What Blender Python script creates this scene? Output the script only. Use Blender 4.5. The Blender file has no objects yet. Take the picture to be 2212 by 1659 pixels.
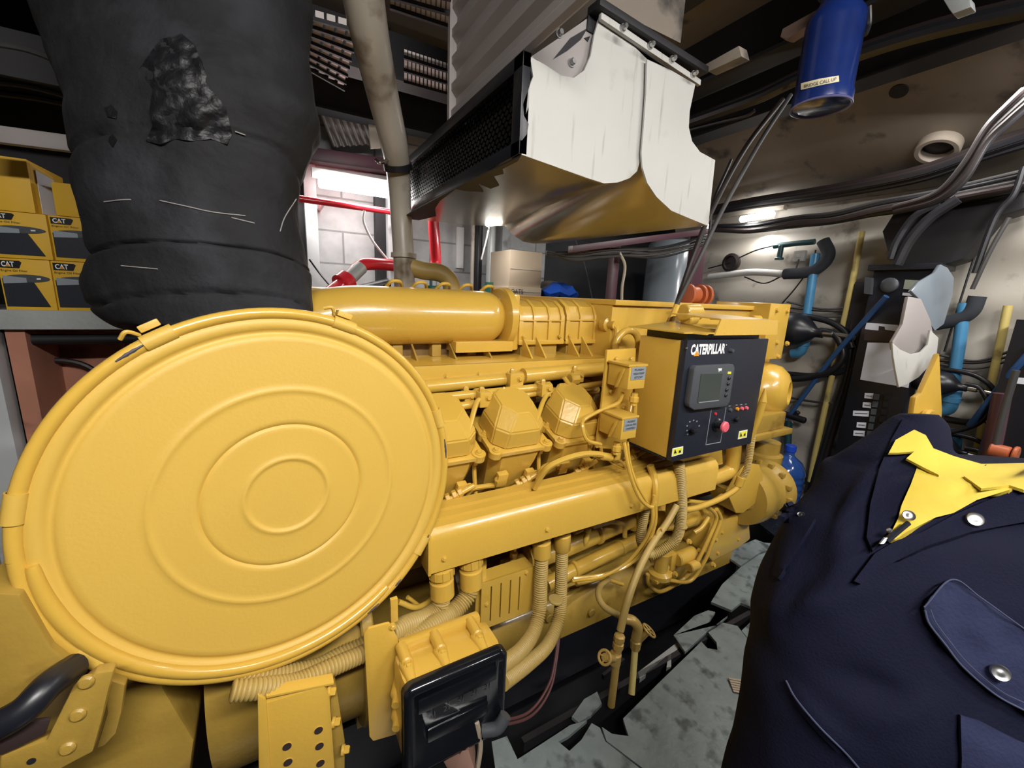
import bpy, bmesh, math, random
from mathutils import Vector, Matrix, noise
from mathutils.bvhtree import BVHTree
random.seed(7)
V = Vector
sc = bpy.context.scene
COL = sc.collection
# ------------------------------------------------------------------ camera
F = 900.0
CAM = V((0, 0, 1.35))
_y, _p, _r = math.radians(60), math.radians(12), math.radians(2.6)
cf = V((math.cos(_y)*math.cos(_p), math.sin(_y)*math.cos(_p), -math.sin(_p)))
_r0 = V((math.sin(_y), -math.cos(_y), 0)); _u0 = _r0.cross(cf)
cR = math.cos(_r)*_r0 + math.sin(_r)*_u0
cU = -math.sin(_r)*_r0 + math.cos(_r)*_u0
cam_d = bpy.data.cameras.new('camera'); cam = bpy.data.objects.new('camera', cam_d); COL.objects.link(cam)
cam_d.sensor_width = 36; cam_d.lens = 36*F/2212; cam_d.clip_start = .02; cam_d.clip_end = 60
M = Matrix((cR, cU, -cf)).transposed().to_4x4(); M.translation = CAM
cam.matrix_world = M
sc.camera = cam
# ------------------------------------------------------------------ world, exposure
w = bpy.data.worlds.new('world'); sc.world = w; w.use_nodes = True
w.node_tree.nodes['Background'].inputs[0].default_value = (.8, .88, 1, 1)
w.node_tree.nodes['Background'].inputs[1].default_value = .06
vs = sc.view_settings
vs.view_transform = 'Standard'; vs.look = 'None'; vs.gamma = 1; vs.use_curve_mapping = False; vs.exposure = 0.14
LAMPK = 1.0
# ------------------------------------------------------------------ pixel helpers (reference frame 2212 x 1659)
def ray(px, py): return cf + cR*((px-1106)/F) - cU*((py-829.5)/F)
def W(px, py, ax, val):
    d = ray(px, py); i = 'xyz'.index(ax); return CAM + d*((val-CAM[i])/d[i])
def D(px, py, dist): return CAM + ray(px, py)*dist
def dep(p): return (p-CAM).dot(cf)
# ------------------------------------------------------------------ materials
def mat(name, col, rough=.5, metal=0, bump=0, bscale=60, var=0, vscale=4, dirt=0, dirtcol=(.03,.02,.015), dscale=6, emit=0, coat=0, alpha=1, trans=0, spec=.5):
    m = bpy.data.materials.new(name); m.use_nodes = True; nt = m.node_tree; b = nt.nodes['Principled BSDF']
    b.inputs['Base Color'].default_value = (*col, 1); b.inputs['Roughness'].default_value = rough
    b.inputs['Metallic'].default_value = metal; b.inputs['Coat Weight'].default_value = coat; b.inputs['Coat Roughness'].default_value = .11
    b.inputs['Transmission Weight'].default_value = trans; b.inputs['Alpha'].default_value = alpha
    b.inputs['Specular IOR Level'].default_value = spec
    if emit:
        b.inputs['Emission Color'].default_value = (*col, 1); b.inputs['Emission Strength'].default_value = emit
    tc = nt.nodes.new('ShaderNodeTexCoord')
    def nz(scale, detail=4):
        n = nt.nodes.new('ShaderNodeTexNoise'); n.inputs['Scale'].default_value = scale; n.inputs['Detail'].default_value = detail
        nt.links.new(tc.outputs['Object'], n.inputs['Vector']); return n
    cur = None
    if var:
        n = nz(vscale); mx = nt.nodes.new('ShaderNodeMix'); mx.data_type = 'RGBA'
        mx.inputs[6].default_value = (*[c*(1-var) for c in col], 1); mx.inputs[7].default_value = (*[min(1, c*(1+var)) for c in col], 1)
        nt.links.new(n.outputs['Fac'], mx.inputs[0]); cur = mx.outputs[2]
    if dirt:
        n = nz(dscale, 8); r = nt.nodes.new('ShaderNodeValToRGB'); r.color_ramp.elements[0].position = .62-dirt*.25; r.color_ramp.elements[1].position = .74-dirt*.2
        nt.links.new(n.outputs['Fac'], r.inputs[0]); mx = nt.nodes.new('ShaderNodeMix'); mx.data_type = 'RGBA'
        if cur: nt.links.new(cur, mx.inputs[6])
        else: mx.inputs[6].default_value = (*col, 1)
        mx.inputs[7].default_value = (*dirtcol, 1); nt.links.new(r.outputs[0], mx.inputs[0]); cur = mx.outputs[2]
    if cur: nt.links.new(cur, b.inputs['Base Color'])
    if bump:
        n = nz(bscale); bp = nt.nodes.new('ShaderNodeBump'); bp.inputs['Strength'].default_value = bump; bp.inputs['Distance'].default_value = .004
        nt.links.new(n.outputs['Fac'], bp.inputs['Height']); nt.links.new(bp.outputs[0], b.inputs['Normal'])
    return m
YC = (.60, .368, .056)
YEL = mat('yellow_paint', YC, .3, bump=.14, bscale=90, var=.10, vscale=3, coat=.5)
YEL2 = mat('yellow_paint_worn_shaded', (.37, .235, .042), .38, bump=.25, bscale=70, var=.2, vscale=6, dirt=.2, dirtcol=(.16,.08,.02), coat=.3)  # worn yellow, also darkened so the engine recesses look shaded
YELD = mat('shaded_yellow_paint', (.15, .085, .022), .45, bump=.3, bscale=50, var=.35, vscale=7, dirt=.3, dirtcol=(.03, .02, .012), dscale=8)  # engine yellow with the shade of its cavities put into the colour
YEL3 = mat('yellow_lid_paint', (.61, .385, .066), .5, bump=.10, bscale=160, var=.06, vscale=2)
HOSEY = mat('painted_hose', (.42, .29, .085), .5, bump=.1, var=.1)
PVAL = mat('pale_yellow_pipe', (.62, .50, .17), .45, var=.15, dirt=.2)
BLK = mat('black_paint', (.010, .011, .016), .35, var=.3, bump=.05)
BLKG = mat('glossy_black', (.006, .007, .010), .16, bump=.12, bscale=40, coat=.5)
PANEL = mat('dark_blue_grey_panel', (.014, .017, .028), .42, bump=.08, bscale=200)
GREYP = mat('grey_plastic', (.06, .066, .075), .45)
SCREEN = mat('lcd_glass', (.045, .055, .05), .15)
WHITE = mat('white_print', (.8, .8, .8), .6)
PAPER = mat('white_paper', (.72, .74, .82), .7)
RED = mat('red_paint', (.62, .02, .035), .25, bump=.1, coat=.4, var=.1)
PINK = mat('faded_red_button', (.75, .12, .16), .4)
AMB = mat('amber_lens', (.7, .3, .02), .2)
LBL = mat('label_yellow', (.75, .72, .06), .5)
LBLG = mat('label_grey', (.32, .36, .40), .4, metal=.3)
STEEL = mat('steel', (.55, .55, .55), .3, metal=1, bump=.1)
WSHEET = mat('white_sheet', (.46, .455, .43), .5, bump=.15, bscale=12, var=.08, vscale=5, dirt=.04, dirtcol=(.38, .36, .32), dscale=9)
_nt = WSHEET.node_tree; _tc = _nt.nodes['Texture Coordinate']; _mp = _nt.nodes.new('ShaderNodeMapping'); _mp.inputs['Scale'].default_value = (34, 34, 3.2)
_n = _nt.nodes.new('ShaderNodeTexNoise'); _n.inputs['Scale'].default_value = 1.6; _n.inputs['Detail'].default_value = 5; _rp = _nt.nodes.new('ShaderNodeValToRGB'); _rp.color_ramp.elements[0].position = .62; _rp.color_ramp.elements[1].position = .80
_mx = _nt.nodes.new('ShaderNodeMix'); _mx.data_type = 'RGBA'; _mx.inputs[7].default_value = (.30, .29, .26, 1); _b = _nt.nodes['Principled BSDF']; _src = _b.inputs['Base Color'].links[0].from_socket
_nt.links.new(_tc.outputs['Object'], _mp.inputs[0]); _nt.links.new(_mp.outputs[0], _n.inputs['Vector']); _nt.links.new(_n.outputs['Fac'], _rp.inputs[0]); _nt.links.new(_rp.outputs[0], _mx.inputs[0]); _nt.links.new(_src, _mx.inputs[6]); _nt.links.new(_mx.outputs[2], _b.inputs['Base Color'])
BRASS = mat('polished_underside', (.60, .56, .48), .20, metal=.9, bump=.12, bscale=8, var=.2)
CORG = mat('galvanised_grey', (.33, .30, .29), .5, metal=.1, var=.15, bump=.2, bscale=14)
BEIGE = mat('beige_pipe_paint', (.40, .36, .30), .35, var=.2, bump=.15, bscale=30, dirt=.2, dirtcol=(.12, .08, .04), coat=.2)
CLOTH = mat('sooty_lagging', (.0072, .0072, .0092), .8, bump=1, bscale=34, var=.75, vscale=6, dirt=.42, dirtcol=(.020, .021, .027), dscale=5)
CLOTHD = mat('tar_black', (.006, .006, .008), .5, bump=1, bscale=55, var=.6, vscale=20, dirt=.12, dirtcol=(.07, .07, .075), dscale=30)
THREAD = mat('pale_thread', (.30, .28, .27), .8)
WALLW = mat('whitewashed_wall', (.50, .52, .53), .8, bump=.4, bscale=20, var=.15, dirt=.2, dirtcol=(.20, .20, .19))
CREAM = mat('cream_hull_paint', (.46, .425, .37), .5, bump=.3, bscale=9, var=.18, vscale=2, dirt=.14, dirtcol=(.14, .12, .10))
CEIL = mat('sooty_beige', (.22, .185, .15), .6, bump=.3, bscale=8, var=.35, vscale=3, dirt=.2, dirtcol=(.03, .028, .028))
DARK = mat('dark_beam', (.012, .011, .014), .6, var=.4)
CABLE = mat('black_cable', (.012, .012, .015), .4)
CABLEG = mat('grey_cable', (.05, .048, .048), .6, var=.3)
CABLEB = mat('brown_cable', (.022, .014, .014), .5)
BLUEP = mat('light_blue_pipe', (.07, .27, .50), .35, var=.15, coat=.2)
BLUED = mat('dark_blue_hose', (.03, .09, .24), .35)
GREEND = mat('dark_teal_pipe', (.015, .06, .07), .4)
BLUEB = mat('blue_plastic', (.007, .022, .13), .22, var=.6, vscale=8, coat=.5)
WPIPE = mat('white_lagging', (.55, .54, .52), .7, bump=.5, bscale=30)
FLOOR = mat('worn_deck_paint', (.20, .235, .235), .45, bump=.6, bscale=40, var=.35, vscale=14, dirt=.34, dirtcol=(.07, .08, .085), dscale=16)
BILGE = mat('oily_bilge', (.006, .006, .008), .3, bump=.3, bscale=8)
NAVY = mat('navy_cloth', (.0042, .0049, .0155), .85, bump=.25, bscale=300, var=.3, vscale=6, spec=.12)
NAVYL = mat('faded_navy_cloth', (.016, .019, .048), .85, bump=.3, bscale=200, var=.35, vscale=9, spec=.15)
NAVYS = mat('faded_stitching', (.035, .042, .085), .85)
SHIRT = mat('yellow_shirt', (.50, .37, .035), .8, bump=.4, bscale=35, var=.1)
GALV = mat('galvanised_angle', (.42, .44, .44), .45, metal=.3, var=.25, bump=.2)
PINKT = mat('primer_pink', (.46, .20, .13), .6, var=.25, vscale=5, bump=.2, bscale=8, dirt=.2, dirtcol=(.2, .09, .06))
PURP = mat('purple_brown_primer', (.085, .035, .05), .4, var=.3)
GREYT = mat('grey_tank_paint', (.20, .235, .27), .25, var=.08, coat=.4)
ORNG = mat('orange_primer', (.45, .11, .04), .45, var=.2)
CARD = mat('cardboard', (.42, .34, .25), .8, var=.1)
BOXY = mat('carton_yellow', (.72, .42, .025), .55, var=.08)
LED = mat('fluorescent_tube', (1, .98, .95), .5, emit=14)
LEDS = mat('small_lamp', (1, .98, .95), .5, emit=16)
LOUV = mat('whitewash_slats', (.72, .66, .64), .6, var=.2)
GREENV = mat('green_valve', (.02, .12, .08), .4)
BRZ = mat('weathered_yellow_valve', (.50, .33, .09), .4, metal=.2, var=.2)
TAPE = mat('lime_tape', (.62, .80, .04), .5)
DEBR = mat('rusty_rag', (.20, .11, .08), .8, var=.4)
RUST = mat('red_brown_cable', (.09, .03, .03), .5)
BRSH = mat('dark_brown_panel', (.035, .022, .02), .5)
# ------------------------------------------------------------------ mesh helpers
def newbm(): return bmesh.new()
def quadloft(bm, rings, close=True, cap=True):
    vs_ = [[bm.verts.new(p) for p in r] for r in rings]; n = len(rings[0])
    for a, b in zip(vs_, vs_[1:]):
        for i in range(n if close else n-1):
            j = (i+1) % n
            try: bm.faces.new((a[i], a[j], b[j], b[i]))
            except ValueError: pass
    if cap and close:
        for r, rev in ((vs_[0], True), (vs_[-1], False)):
            try: bm.faces.new(list(reversed(r)) if rev else r)
            except ValueError: pass
    return vs_
def frame(d, up=V((0, 0, 1))):
    d = d.normalized(); a = d.cross(up)
    if a.length < 1e-3: a = d.cross(V((1, 0, 0)))
    a.normalize(); return a, a.cross(d).normalized()
def box(bm, lo, hi, rot=None, bev=0):
    lo, hi = V(lo), V(hi)
    lo2 = V([min(a, b) for a, b in zip(lo, hi)]); hi2 = V([max(a, b) for a, b in zip(lo, hi)])
    c = (lo2+hi2)/2; s = hi2-lo2
    t = bmesh.new(); bmesh.ops.create_cube(t, size=1, matrix=Matrix.Diagonal((*s, 1)))
    if bev: bmesh.ops.bevel(t, geom=list(t.edges), offset=bev, segments=2, affect='EDGES', profile=.6)
    m = Matrix.Translation(c)
    if rot is not None: m = m @ rot.to_4x4()
    t.transform(m); merge(bm, t)
def merge(bm, t):
    me = bpy.data.meshes.new('tmp'); t.to_mesh(me); bm.from_mesh(me); bpy.data.meshes.remove(me); t.free()
def obox(bm, o, ux, uy, uz, bev=0):
    """box from corner o with edge vectors"""
    o, ux, uy, uz = V(o), V(ux), V(uy), V(uz); t = bmesh.new()
    p = [o, o+ux, o+ux+uy, o+uy]; b = [t.verts.new(q) for q in p]; c = [t.verts.new(q+uz) for q in p]
    t.faces.new(b[::-1]); t.faces.new(c)
    for i in range(4): t.faces.new((b[i], b[(i+1) % 4], c[(i+1) % 4], c[i]))
    bmesh.ops.recalc_face_normals(t, faces=t.faces)
    if bev: bmesh.ops.bevel(t, geom=list(t.edges), offset=bev, segments=2, affect='EDGES', profile=.6)
    merge(bm, t)
def prism(bm, pts, ext, bev=0):
    pts = [V(p) for p in pts]; ext = V(ext); t = bmesh.new()
    b = [t.verts.new(q) for q in pts]; c = [t.verts.new(q+ext) for q in pts]; n = len(pts)
    t.faces.new(b[::-1]); t.faces.new(c)
    for i in range(n): t.faces.new((b[i], b[(i+1) % n], c[(i+1) % n], c[i]))
    bmesh.ops.recalc_face_normals(t, faces=t.faces)
    if bev: bmesh.ops.bevel(t, geom=list(t.edges), offset=bev, segments=2, affect='EDGES', profile=.6)
    merge(bm, t)
def smoothpts(pts, sub=8):
    if len(pts) < 3: return [pts[0].lerp(pts[1], i/sub) for i in range(sub+1)]
    out = []; P = [pts[0]*2-pts[1]]+pts+[pts[-1]*2-pts[-2]]
    for i in range(1, len(P)-2):
        for k in range(sub):
            t = k/sub; a, b, c, d = P[i-1], P[i], P[i+1], P[i+2]
            out.append(.5*((2*b)+(c-a)*t+(2*a-5*b+4*c-d)*t*t+(3*b-a-3*c+d)*t**3))
    out.append(pts[-1]); return out
def sweep(bm, path, rad, n=12, cap=True):
    """path: points; rad: function of index or number"""
    rings = []; a = None
    for i, p in enumerate(path):
        d = (path[min(i+1, len(path)-1)]-path[max(i-1, 0)])
        if d.length < 1e-9: continue
        d.normalize()
        if a is None: a, _ = frame(d)
        else:
            a = a-d*a.dot(d)
            if a.length < 1e-4: a, _ = frame(d)
            a.normalize()
        b = d.cross(a); r = rad(i) if callable(rad) else rad
        rings.append([p+(a*math.cos(2*math.pi*k/n)+b*math.sin(2*math.pi*k/n))*r for k in range(n)])
    quadloft(bm, rings, True, cap)
def tube(bm, pts, r, n=12, sub=8, smooth=True):
    pts = [V(p) for p in pts]
    sweep(bm, smoothpts(pts, sub) if smooth and len(pts) > 2 else pts, r, n)
def corr(bm, pts, r, pitch=.0078, n=16, amp=.2):
    pts = smoothpts([V(p) for p in pts], 12); L = [0]
    for a, b in zip(pts, pts[1:]): L.append(L[-1]+(b-a).length)
    N = int(L[-1]/pitch*4); out = []; j = 0
    for i in range(N+1):
        s = L[-1]*i/N
        while j < len(L)-2 and L[j+1] < s: j += 1
        t = (s-L[j])/max(1e-9, L[j+1]-L[j]); out.append(pts[j].lerp(pts[j+1], min(1, t)))
    sweep(bm, out, lambda i: r*(1-amp if i % 4 == 0 else (1 if i % 4 == 2 else 1-amp*.25)), n)
def lathe(bm, o, ax, prof, n=32, ref=None):
    """prof: (radius, height along ax)"""
    o = V(o); d = V(ax).normalized(); a, b = frame(d) if ref is None else (V(ref).normalized(), d.cross(V(ref).normalized()))
    quadloft(bm, [[o+d*h+(a*math.cos(2*math.pi*k/n)+b*math.sin(2*math.pi*k/n))*max(r, 1e-4) for k in range(n)] for r, h in prof])
def cyl(bm, p, q, r, n=20, r2=None):
    p, q = V(p), V(q); lathe(bm, p, q-p, [(r, 0), (r2 if r2 is not None else r, (q-p).length)], n)
def rcyl(bm, p, q, r, bev=.003, n=20):
    p, q = V(p), V(q); L = (q-p).length; lathe(bm, p, q-p, [(r-bev, 0), (r, bev), (r, L-bev), (r-bev, L)], n)
def bolt(bm, p, nrm, r=.009, h=.008):
    lathe(bm, V(p)-V(nrm).normalized()*.004, nrm, [(r*1.35, 0), (r*1.35, .006)], 14); lathe(bm, p, nrm, [(r, 0), (r, h*.8), (r*.8, h)], 6)
def worg(o):
    p = V(o.location)
    while o.parent: o = o.parent; p = p+V(o.location)
    return p
def obj(name, bm, m, parent=None, smooth=40, kind=None, label=None, recalc=True):
    if recalc: bmesh.ops.recalc_face_normals(bm, faces=bm.faces)
    xs = [v.co for v in bm.verts]
    lo = V([min(p[i] for p in xs) for i in range(3)]); hi = V([max(p[i] for p in xs) for i in range(3)])
    o0 = V(((lo.x+hi.x)/2, (lo.y+hi.y)/2, lo.z))
    bmesh.ops.translate(bm, verts=bm.verts, vec=-o0)
    me = bpy.data.meshes.new(name); bm.to_mesh(me); bm.free()
    o = bpy.data.objects.new(name, me); COL.objects.link(o)
    for k in (m if isinstance(m, (list, tuple)) else [m]): me.materials.append(k)
    if smooth:
        for p in me.polygons: p.use_smooth = True
        try: me.set_sharp_from_angle(angle=math.radians(smooth))
        except Exception: pass
    if parent is not None:
        o.parent = parent; o.location = o0-worg(parent)
    else: o.location = o0
    if kind: o['kind'] = kind
    if label: o['label'] = label
    return o
def thing(name, label, cat, loc, group=None):
    o = bpy.data.objects.new(name, None); COL.objects.link(o); o.location = V(loc); o.empty_display_size = .05
    o['label'] = label; o['category'] = cat
    if group: o['group'] = group
    return o
def tag(o, label, cat, group=None):
    o['label'] = label; o['category'] = cat
    if group: o['group'] = group
    return o
def struct(name, bm, m, **k): return obj(name, bm, m, kind='structure', **k)
def text(name, s, c, ux, uy, w, h, m, parent, depth=.0006, bold=0, shear=0):
    cu = bpy.data.curves.new('t', 'FONT'); cu.body = s; cu.extrude = 0; cu.offset = bold; cu.shear = shear; cu.resolution_u = 3
    to = bpy.data.objects.new('t', cu); COL.objects.link(to)
    me = bpy.data.meshes.new_from_object(to.evaluated_get(bpy.context.evaluated_depsgraph_get()))
    bpy.data.objects.remove(to); bm = newbm(); bm.from_mesh(me); bpy.data.meshes.remove(me)
    xs = [v.co.x for v in bm.verts]; ys = [v.co.y for v in bm.verts]
    x0, x1, y0, y1 = min(xs), max(xs), min(ys), max(ys); ux, uy = V(ux).normalized(), V(uy).normalized(); nz = ux.cross(uy)
    for v in bm.verts:
        a = (v.co.x-x0)/(x1-x0)-.5; b = (v.co.y-y0)/(y1-y0)-.5
        v.co = V(c)+ux*a*w+uy*b*h+nz*depth
    return obj(name, bm, m, parent, smooth=0, recalc=False)
def YP(l, y): return [W(a, b, 'y', y) for a, b in l]
def P3(l): return [W(a, b, 'y', c) for a, b, c in l]
exec_parts = []
# ------------------------------------------------------------------ lamps of the room (fluorescent fixtures)
def area(name, loc, target, sx, sy, power, parent=None, col=(1, .97, .93)):
    l = bpy.data.lights.new(name, 'AREA'); l.shape = 'RECTANGLE'; l.size = sx; l.size_y = sy; l.energy = power*LAMPK; l.color = col
    o = bpy.data.objects.new(name, l); COL.objects.link(o)
    d = (V(target)-V(loc)).normalized(); o.rotation_euler = d.to_track_quat('-Z', 'Y').to_euler(); o.location = V(loc)
    return o
def fixture(name, c, L, power, label, along='x', group=None, aim=(0, 0, -1)):
    c = V(c); t = thing(name, label, 'lamp', c, group); u = V((1, 0, 0)) if along == 'x' else V((0, 1, 0)); s = V((0, 1, 0)) if along == 'x' else V((1, 0, 0))
    b = newbm(); obox(b, c-u*L/2-s*.09, u*L, s*.18, V((0, 0, .05)), .006); obj('lamp_housing', b, WHITE, t)
    for k in (-1, 1):
        b = newbm(); cyl(b, c-u*(L/2-.03)+s*.045*k-V((0, 0, .03)), c+u*(L/2-.03)+s*.045*k-V((0, 0, .03)), .013, 12); obj('tube', b, LED, t)
    a = area('lamp_light', c-V((0, 0, .055)), c-V((0, 0, .055))+V(aim), L if along == 'x' else .1, .1 if along == 'x' else L, power)
    return t
fixture('fluorescent_lamp', (.1, -.75, 2.42), 1.2, 60, 'twin tube fluorescent lamp on the deckhead above the big round lid', 'x', aim=(0, .66, -.75))
fixture('fluorescent_lamp', (1.9, -.9, 2.40), 1.2, 40, 'twin tube fluorescent lamp on the deckhead above the walkway', 'x', aim=(-.2, .7, -.7))
# ------------------------------------------------------------------ room shell
b = newbm(); box(b, (-2.4, -2.6, -.34), (5.2, 3.6, -.30)); struct('floor', b, BILGE)
b = newbm(); box(b, (-2.4, -2.6, 2.5), (5.2, 3.6, 2.58)); struct('ceiling', b, CEIL)
def brickwall(name, col1, mort):
    m = mat(name, col1, .8, bump=0, var=0); nt = m.node_tree; bs = nt.nodes['Principled BSDF']
    tc = nt.nodes.new('ShaderNodeTexCoord'); mp = nt.nodes.new('ShaderNodeMapping'); mp.inputs['Rotation'].default_value = (math.pi/2, 0, 0)
    br = nt.nodes.new('ShaderNodeTexBrick'); br.inputs['Scale'].default_value = 1; br.inputs['Brick Width'].default_value = .42; br.inputs['Row Height'].default_value = .2
    br.inputs['Mortar Size'].default_value = .006; br.inputs['Color1'].default_value = (*col1, 1); br.inputs['Color2'].default_value = (*[c*.86 for c in col1], 1); br.inputs['Mortar'].default_value = (*mort, 1)
    n = nt.nodes.new('ShaderNodeTexNoise'); n.inputs['Scale'].default_value = 9; n.inputs['Detail'].default_value = 7
    mx = nt.nodes.new('ShaderNodeMix'); mx.data_type = 'RGBA'; mx.blend_type = 'MULTIPLY'; mx.inputs[0].default_value = .55
    nt.links.new(tc.outputs['Object'], mp.inputs[0]); nt.links.new(mp.outputs[0], br.inputs[0]); nt.links.new(tc.outputs['Object'], n.inputs['Vector'])
    nt.links.new(br.outputs[0], mx.inputs[6]); nt.links.new(n.outputs[0], mx.inputs[7]); nt.links.new(mx.outputs[2], bs.inputs['Base Color'])
    bp = nt.nodes.new('ShaderNodeBump'); bp.inputs['Strength'].default_value = .5; bp.inputs['Distance'].default_value = .006
    nt.links.new(n.outputs[0], bp.inputs['Height']); nt.links.new(bp.outputs[0], bs.inputs['Normal']); return m
BRICK = brickwall('whitewashed_blocks', (.66, .67, .68), (.34, .34, .34))
xk = W(1175, 600, 'y', 3).x
b = newbm(); box(b, (-2.4, 3.0, -.3), (xk, 3.1, 2.5)); struct('wall_back', b, BRICK)
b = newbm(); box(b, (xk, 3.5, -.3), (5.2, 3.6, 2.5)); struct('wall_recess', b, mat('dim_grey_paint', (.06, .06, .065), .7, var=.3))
b = newbm(); box(b, (-2.5, -2.6, -.3), (-2.4, 3.6, 2.5)); struct('wall_left', b, CEIL)
b = newbm(); box(b, (-2.4, -2.7, -.3), (5.2, -2.6, 2.5)); struct('wall_front', b, DARK)
# right wall: cream hull plating with shallow horizontal corrugations
b = newbm(); prof = []
for i in range(61):
    z = -.3+i*2.8/60; prof.append((3.17+.018*math.sin(z*2*math.pi/.30), z))
rings = [[V((x, y, z)) for x, z in prof] for y in (-2.6, 2.7)]
vv = quadloft(b, rings, close=False); back = [b.verts.new((3.4, -2.6, -.3)), b.verts.new((3.4, 2.7, -.3))]
struct('wall_right', b, CREAM, recalc=True)
b = newbm(); box(b, (3.19, -2.6, -.3), (3.4, 2.7, 2.5)); struct('wall_right_core', b, CREAM)
# sloping deckhead bracket plate on the right, beams
b = newbm(); prism(b, [(3.1, -2.6, 2.02), (3.16, -2.6, 2.02), (2.3, -2.6, 2.5), (2.22, -2.6, 2.5)], (0, 5.3, 0)); struct('trim_1', b, CEIL)
def beam(name, x, y0, y1, z0, z1, wd, m):
    b = newbm(); box(b, (x-.006, y0, z0), (x+.006, y1, z1)); box(b, (x-wd/2, y0, z0-.01), (x+wd/2, y1, z0+.004)); return struct(name, b, m)
for i, (x, z) in enumerate(((1.25, 2.34), (1.75, 2.30), (2.2, 2.28))): beam('trim_%d' % (i+2), x, -2.6, 3.4, z, 2.5, .12, DARK)
for i, y in enumerate((2.2, 2.75)):
    b = newbm(); box(b, (-2.4, y, 2.3), (1.2, y+.012, 2.5)); box(b, (-2.4, y-.05, 2.29), (1.2, y+.06, 2.302)); struct('trim_%d' % (i+5), b, DARK)
b = newbm(); box(b, (3.06, -2.2, 2.26), (3.16, 2.7, 2.30)); struct('trim_7', b, CREAM)
# wall pillars
for i, (x0, x1) in enumerate(((664, 690), (838, 856), (1081, 1097))):
    p, q = W(x0, 560, 'y', 2.9), W(x1, 560, 'y', 2.9); b = newbm(); box(b, (p.x, 2.88, -.3), (q.x, 3.0, 2.1), bev=.004); struct('trim_%d' % (i+8), b, WALLW)
for i, (x0, x1) in enumerate(((640, 664), (812, 836))):
    p, q = W(x0, 560, 'y', 2.96), W(x1, 560, 'y', 2.96); b = newbm(); box(b, (p.x, 2.94, -.3), (q.x, 3.0, 2.1)); struct('trim_%d' % (i+11), b, DARK)
# ------------------------------------------------------------------ upper back: corrugated panel, gratings, purple beam
def ribsheet(bm, o, u, v, n, amp, nrm, th=.004):
    """corrugated sheet: ribs run along v, wave along u"""
    o, u, v, nrm = V(o), V(u), V(v), V(nrm).normalized(); N = n*8; a = []
    for i in range(N+1):
        t = i/N; h = amp*max(-1, min(1, 1.6*math.sin(2*math.pi*n*t))); a.append(o+u*t+nrm*h)
    t1 = a+[p-nrm*th for p in reversed(a)]
    quadloft(bm, [t1, [p+v for p in t1]])
b = newbm(); o = W(655, 150, 'y', 2.85); q = W(770, 150, 'y', 2.85); r = W(720, 318, 'y', 2.85)
ribsheet(b, o, q-o, r-o, 8, .012, (0, -1, 0)); tag(obj('corrugated_panel', b, CORG), 'grey corrugated metal panel above the purple beam beside the leaning pipe', 'panel')
b = newbm(); o = W(790, 215, 'y', 2.8); q = W(812, 215, 'y', 2.8); r = W(800, 322, 'y', 2.8)
obox(b, o, q-o, r-o, (0, -.02, 0)); tag(obj('wooden_batten', b, BEIGE), 'short pale brown batten right of the corrugated panel', 'batten')
def grating(quad, z, nu, nv, label, slat=.74):
    p = [W(a, c, 'z', z) for a, c in quad]; t = thing('ceiling_grating', label, 'grating', (p[0]+p[2])/2)
    for i in range(nu):
        b = newbm(); a0 = p[0].lerp(p[1], (i+.15)/nu); a1 = p[3].lerp(p[2], (i+.15)/nu); w_ = (p[1]-p[0])*slat/nu
        obox(b, a0, w_, a1-a0, (0, 0, .02)); obj('slat', b, LOUV, t)
    b = newbm()
    for j in range(nv+1):
        a0 = p[0].lerp(p[3], j/nv); a1 = p[1].lerp(p[2], j/nv); dd = (p[3]-p[0]).normalized()*.012
        obox(b, a0-V((0, 0, .012)), a1-a0, dd, (0, 0, .012))
    obj('cross_bars', b, DARK, t)
    return t
grating([(652, 28), (775, 62), (745, 190), (640, 130)], 2.27, 5, 7, 'pale slotted deckhead grating left of the leaning beige pipe')
grating([(872, 118), (972, 150), (972, 200), (872, 172)], 2.27, 12, 2, 'pale slotted grating between the leaning pipe and the duct')
grating([(840, -40), (975, -10), (972, 52), (842, 8)], 2.27, 12, 2, 'pale slotted grating at the top edge above the dark opening')
b = newbm(); obox(b, W(640, 312, 'y', 2.8), W(860, 345, 'y', 2.8)-W(640, 312, 'y', 2.8), (0, .12, 0), W(640, 342, 'y', 2.8)-W(640, 312, 'y', 2.8), .004)
tag(obj('steel_beam', b, PURP), 'purple brown horizontal steel beam above the wall lamp', 'beam')
b = newbm(); obox(b, W(636, 348, 'y', 2.9), W(868, 385, 'y', 2.9)-W(636, 348, 'y', 2.9), (0, .08, 0), W(636, 372, 'y', 2.9)-W(636, 348, 'y', 2.9), .004)
tag(obj('cable_trunking', b, GALV), 'grey trunking over the long wall lamp', 'trunking')
# dark steel above the shelf at left
for i, pts in enumerate(([(-40, 90), (60, 108), (135, 140), (200, 190)], [(-40, 150), (80, 168), (190, 200)], [(-40, 175), (70, 188), (200, 225)], [(-40, 196), (100, 215), (200, 240)])):
    b = newbm(); tube(b, YP(pts, 2.0+.05*i), .009+.002*(i % 2), 8); tag(obj('electrical_cable', b, CABLEG if i % 2 == 0 else CABLE), ['grey cable curving down behind the sooty exhaust wrap at upper left', 'black cable under the upper grey one at upper left', 'grey cable third from the top at upper left', 'black cable lowest in the upper left bundle'][i], 'cable')
b = newbm(); box(b, (-1.9, 2.0, 2.02), (-.3, 2.6, 2.06)); box(b, (-1.9, 2.0, 1.93), (-.3, 2.02, 2.02)); tag(obj('overhead_tray', b, DARK), 'dark steel overhead tray above the yellow cartons', 'tray')
b = newbm(); obox(b, W(-60, 262, 'y', 1.95), W(215, 300, 'y', 1.95)-W(-60, 262, 'y', 1.95), (0, .03, 0), W(-60, 300, 'y', 1.95)-W(-60, 262, 'y', 1.95), .004)
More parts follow.
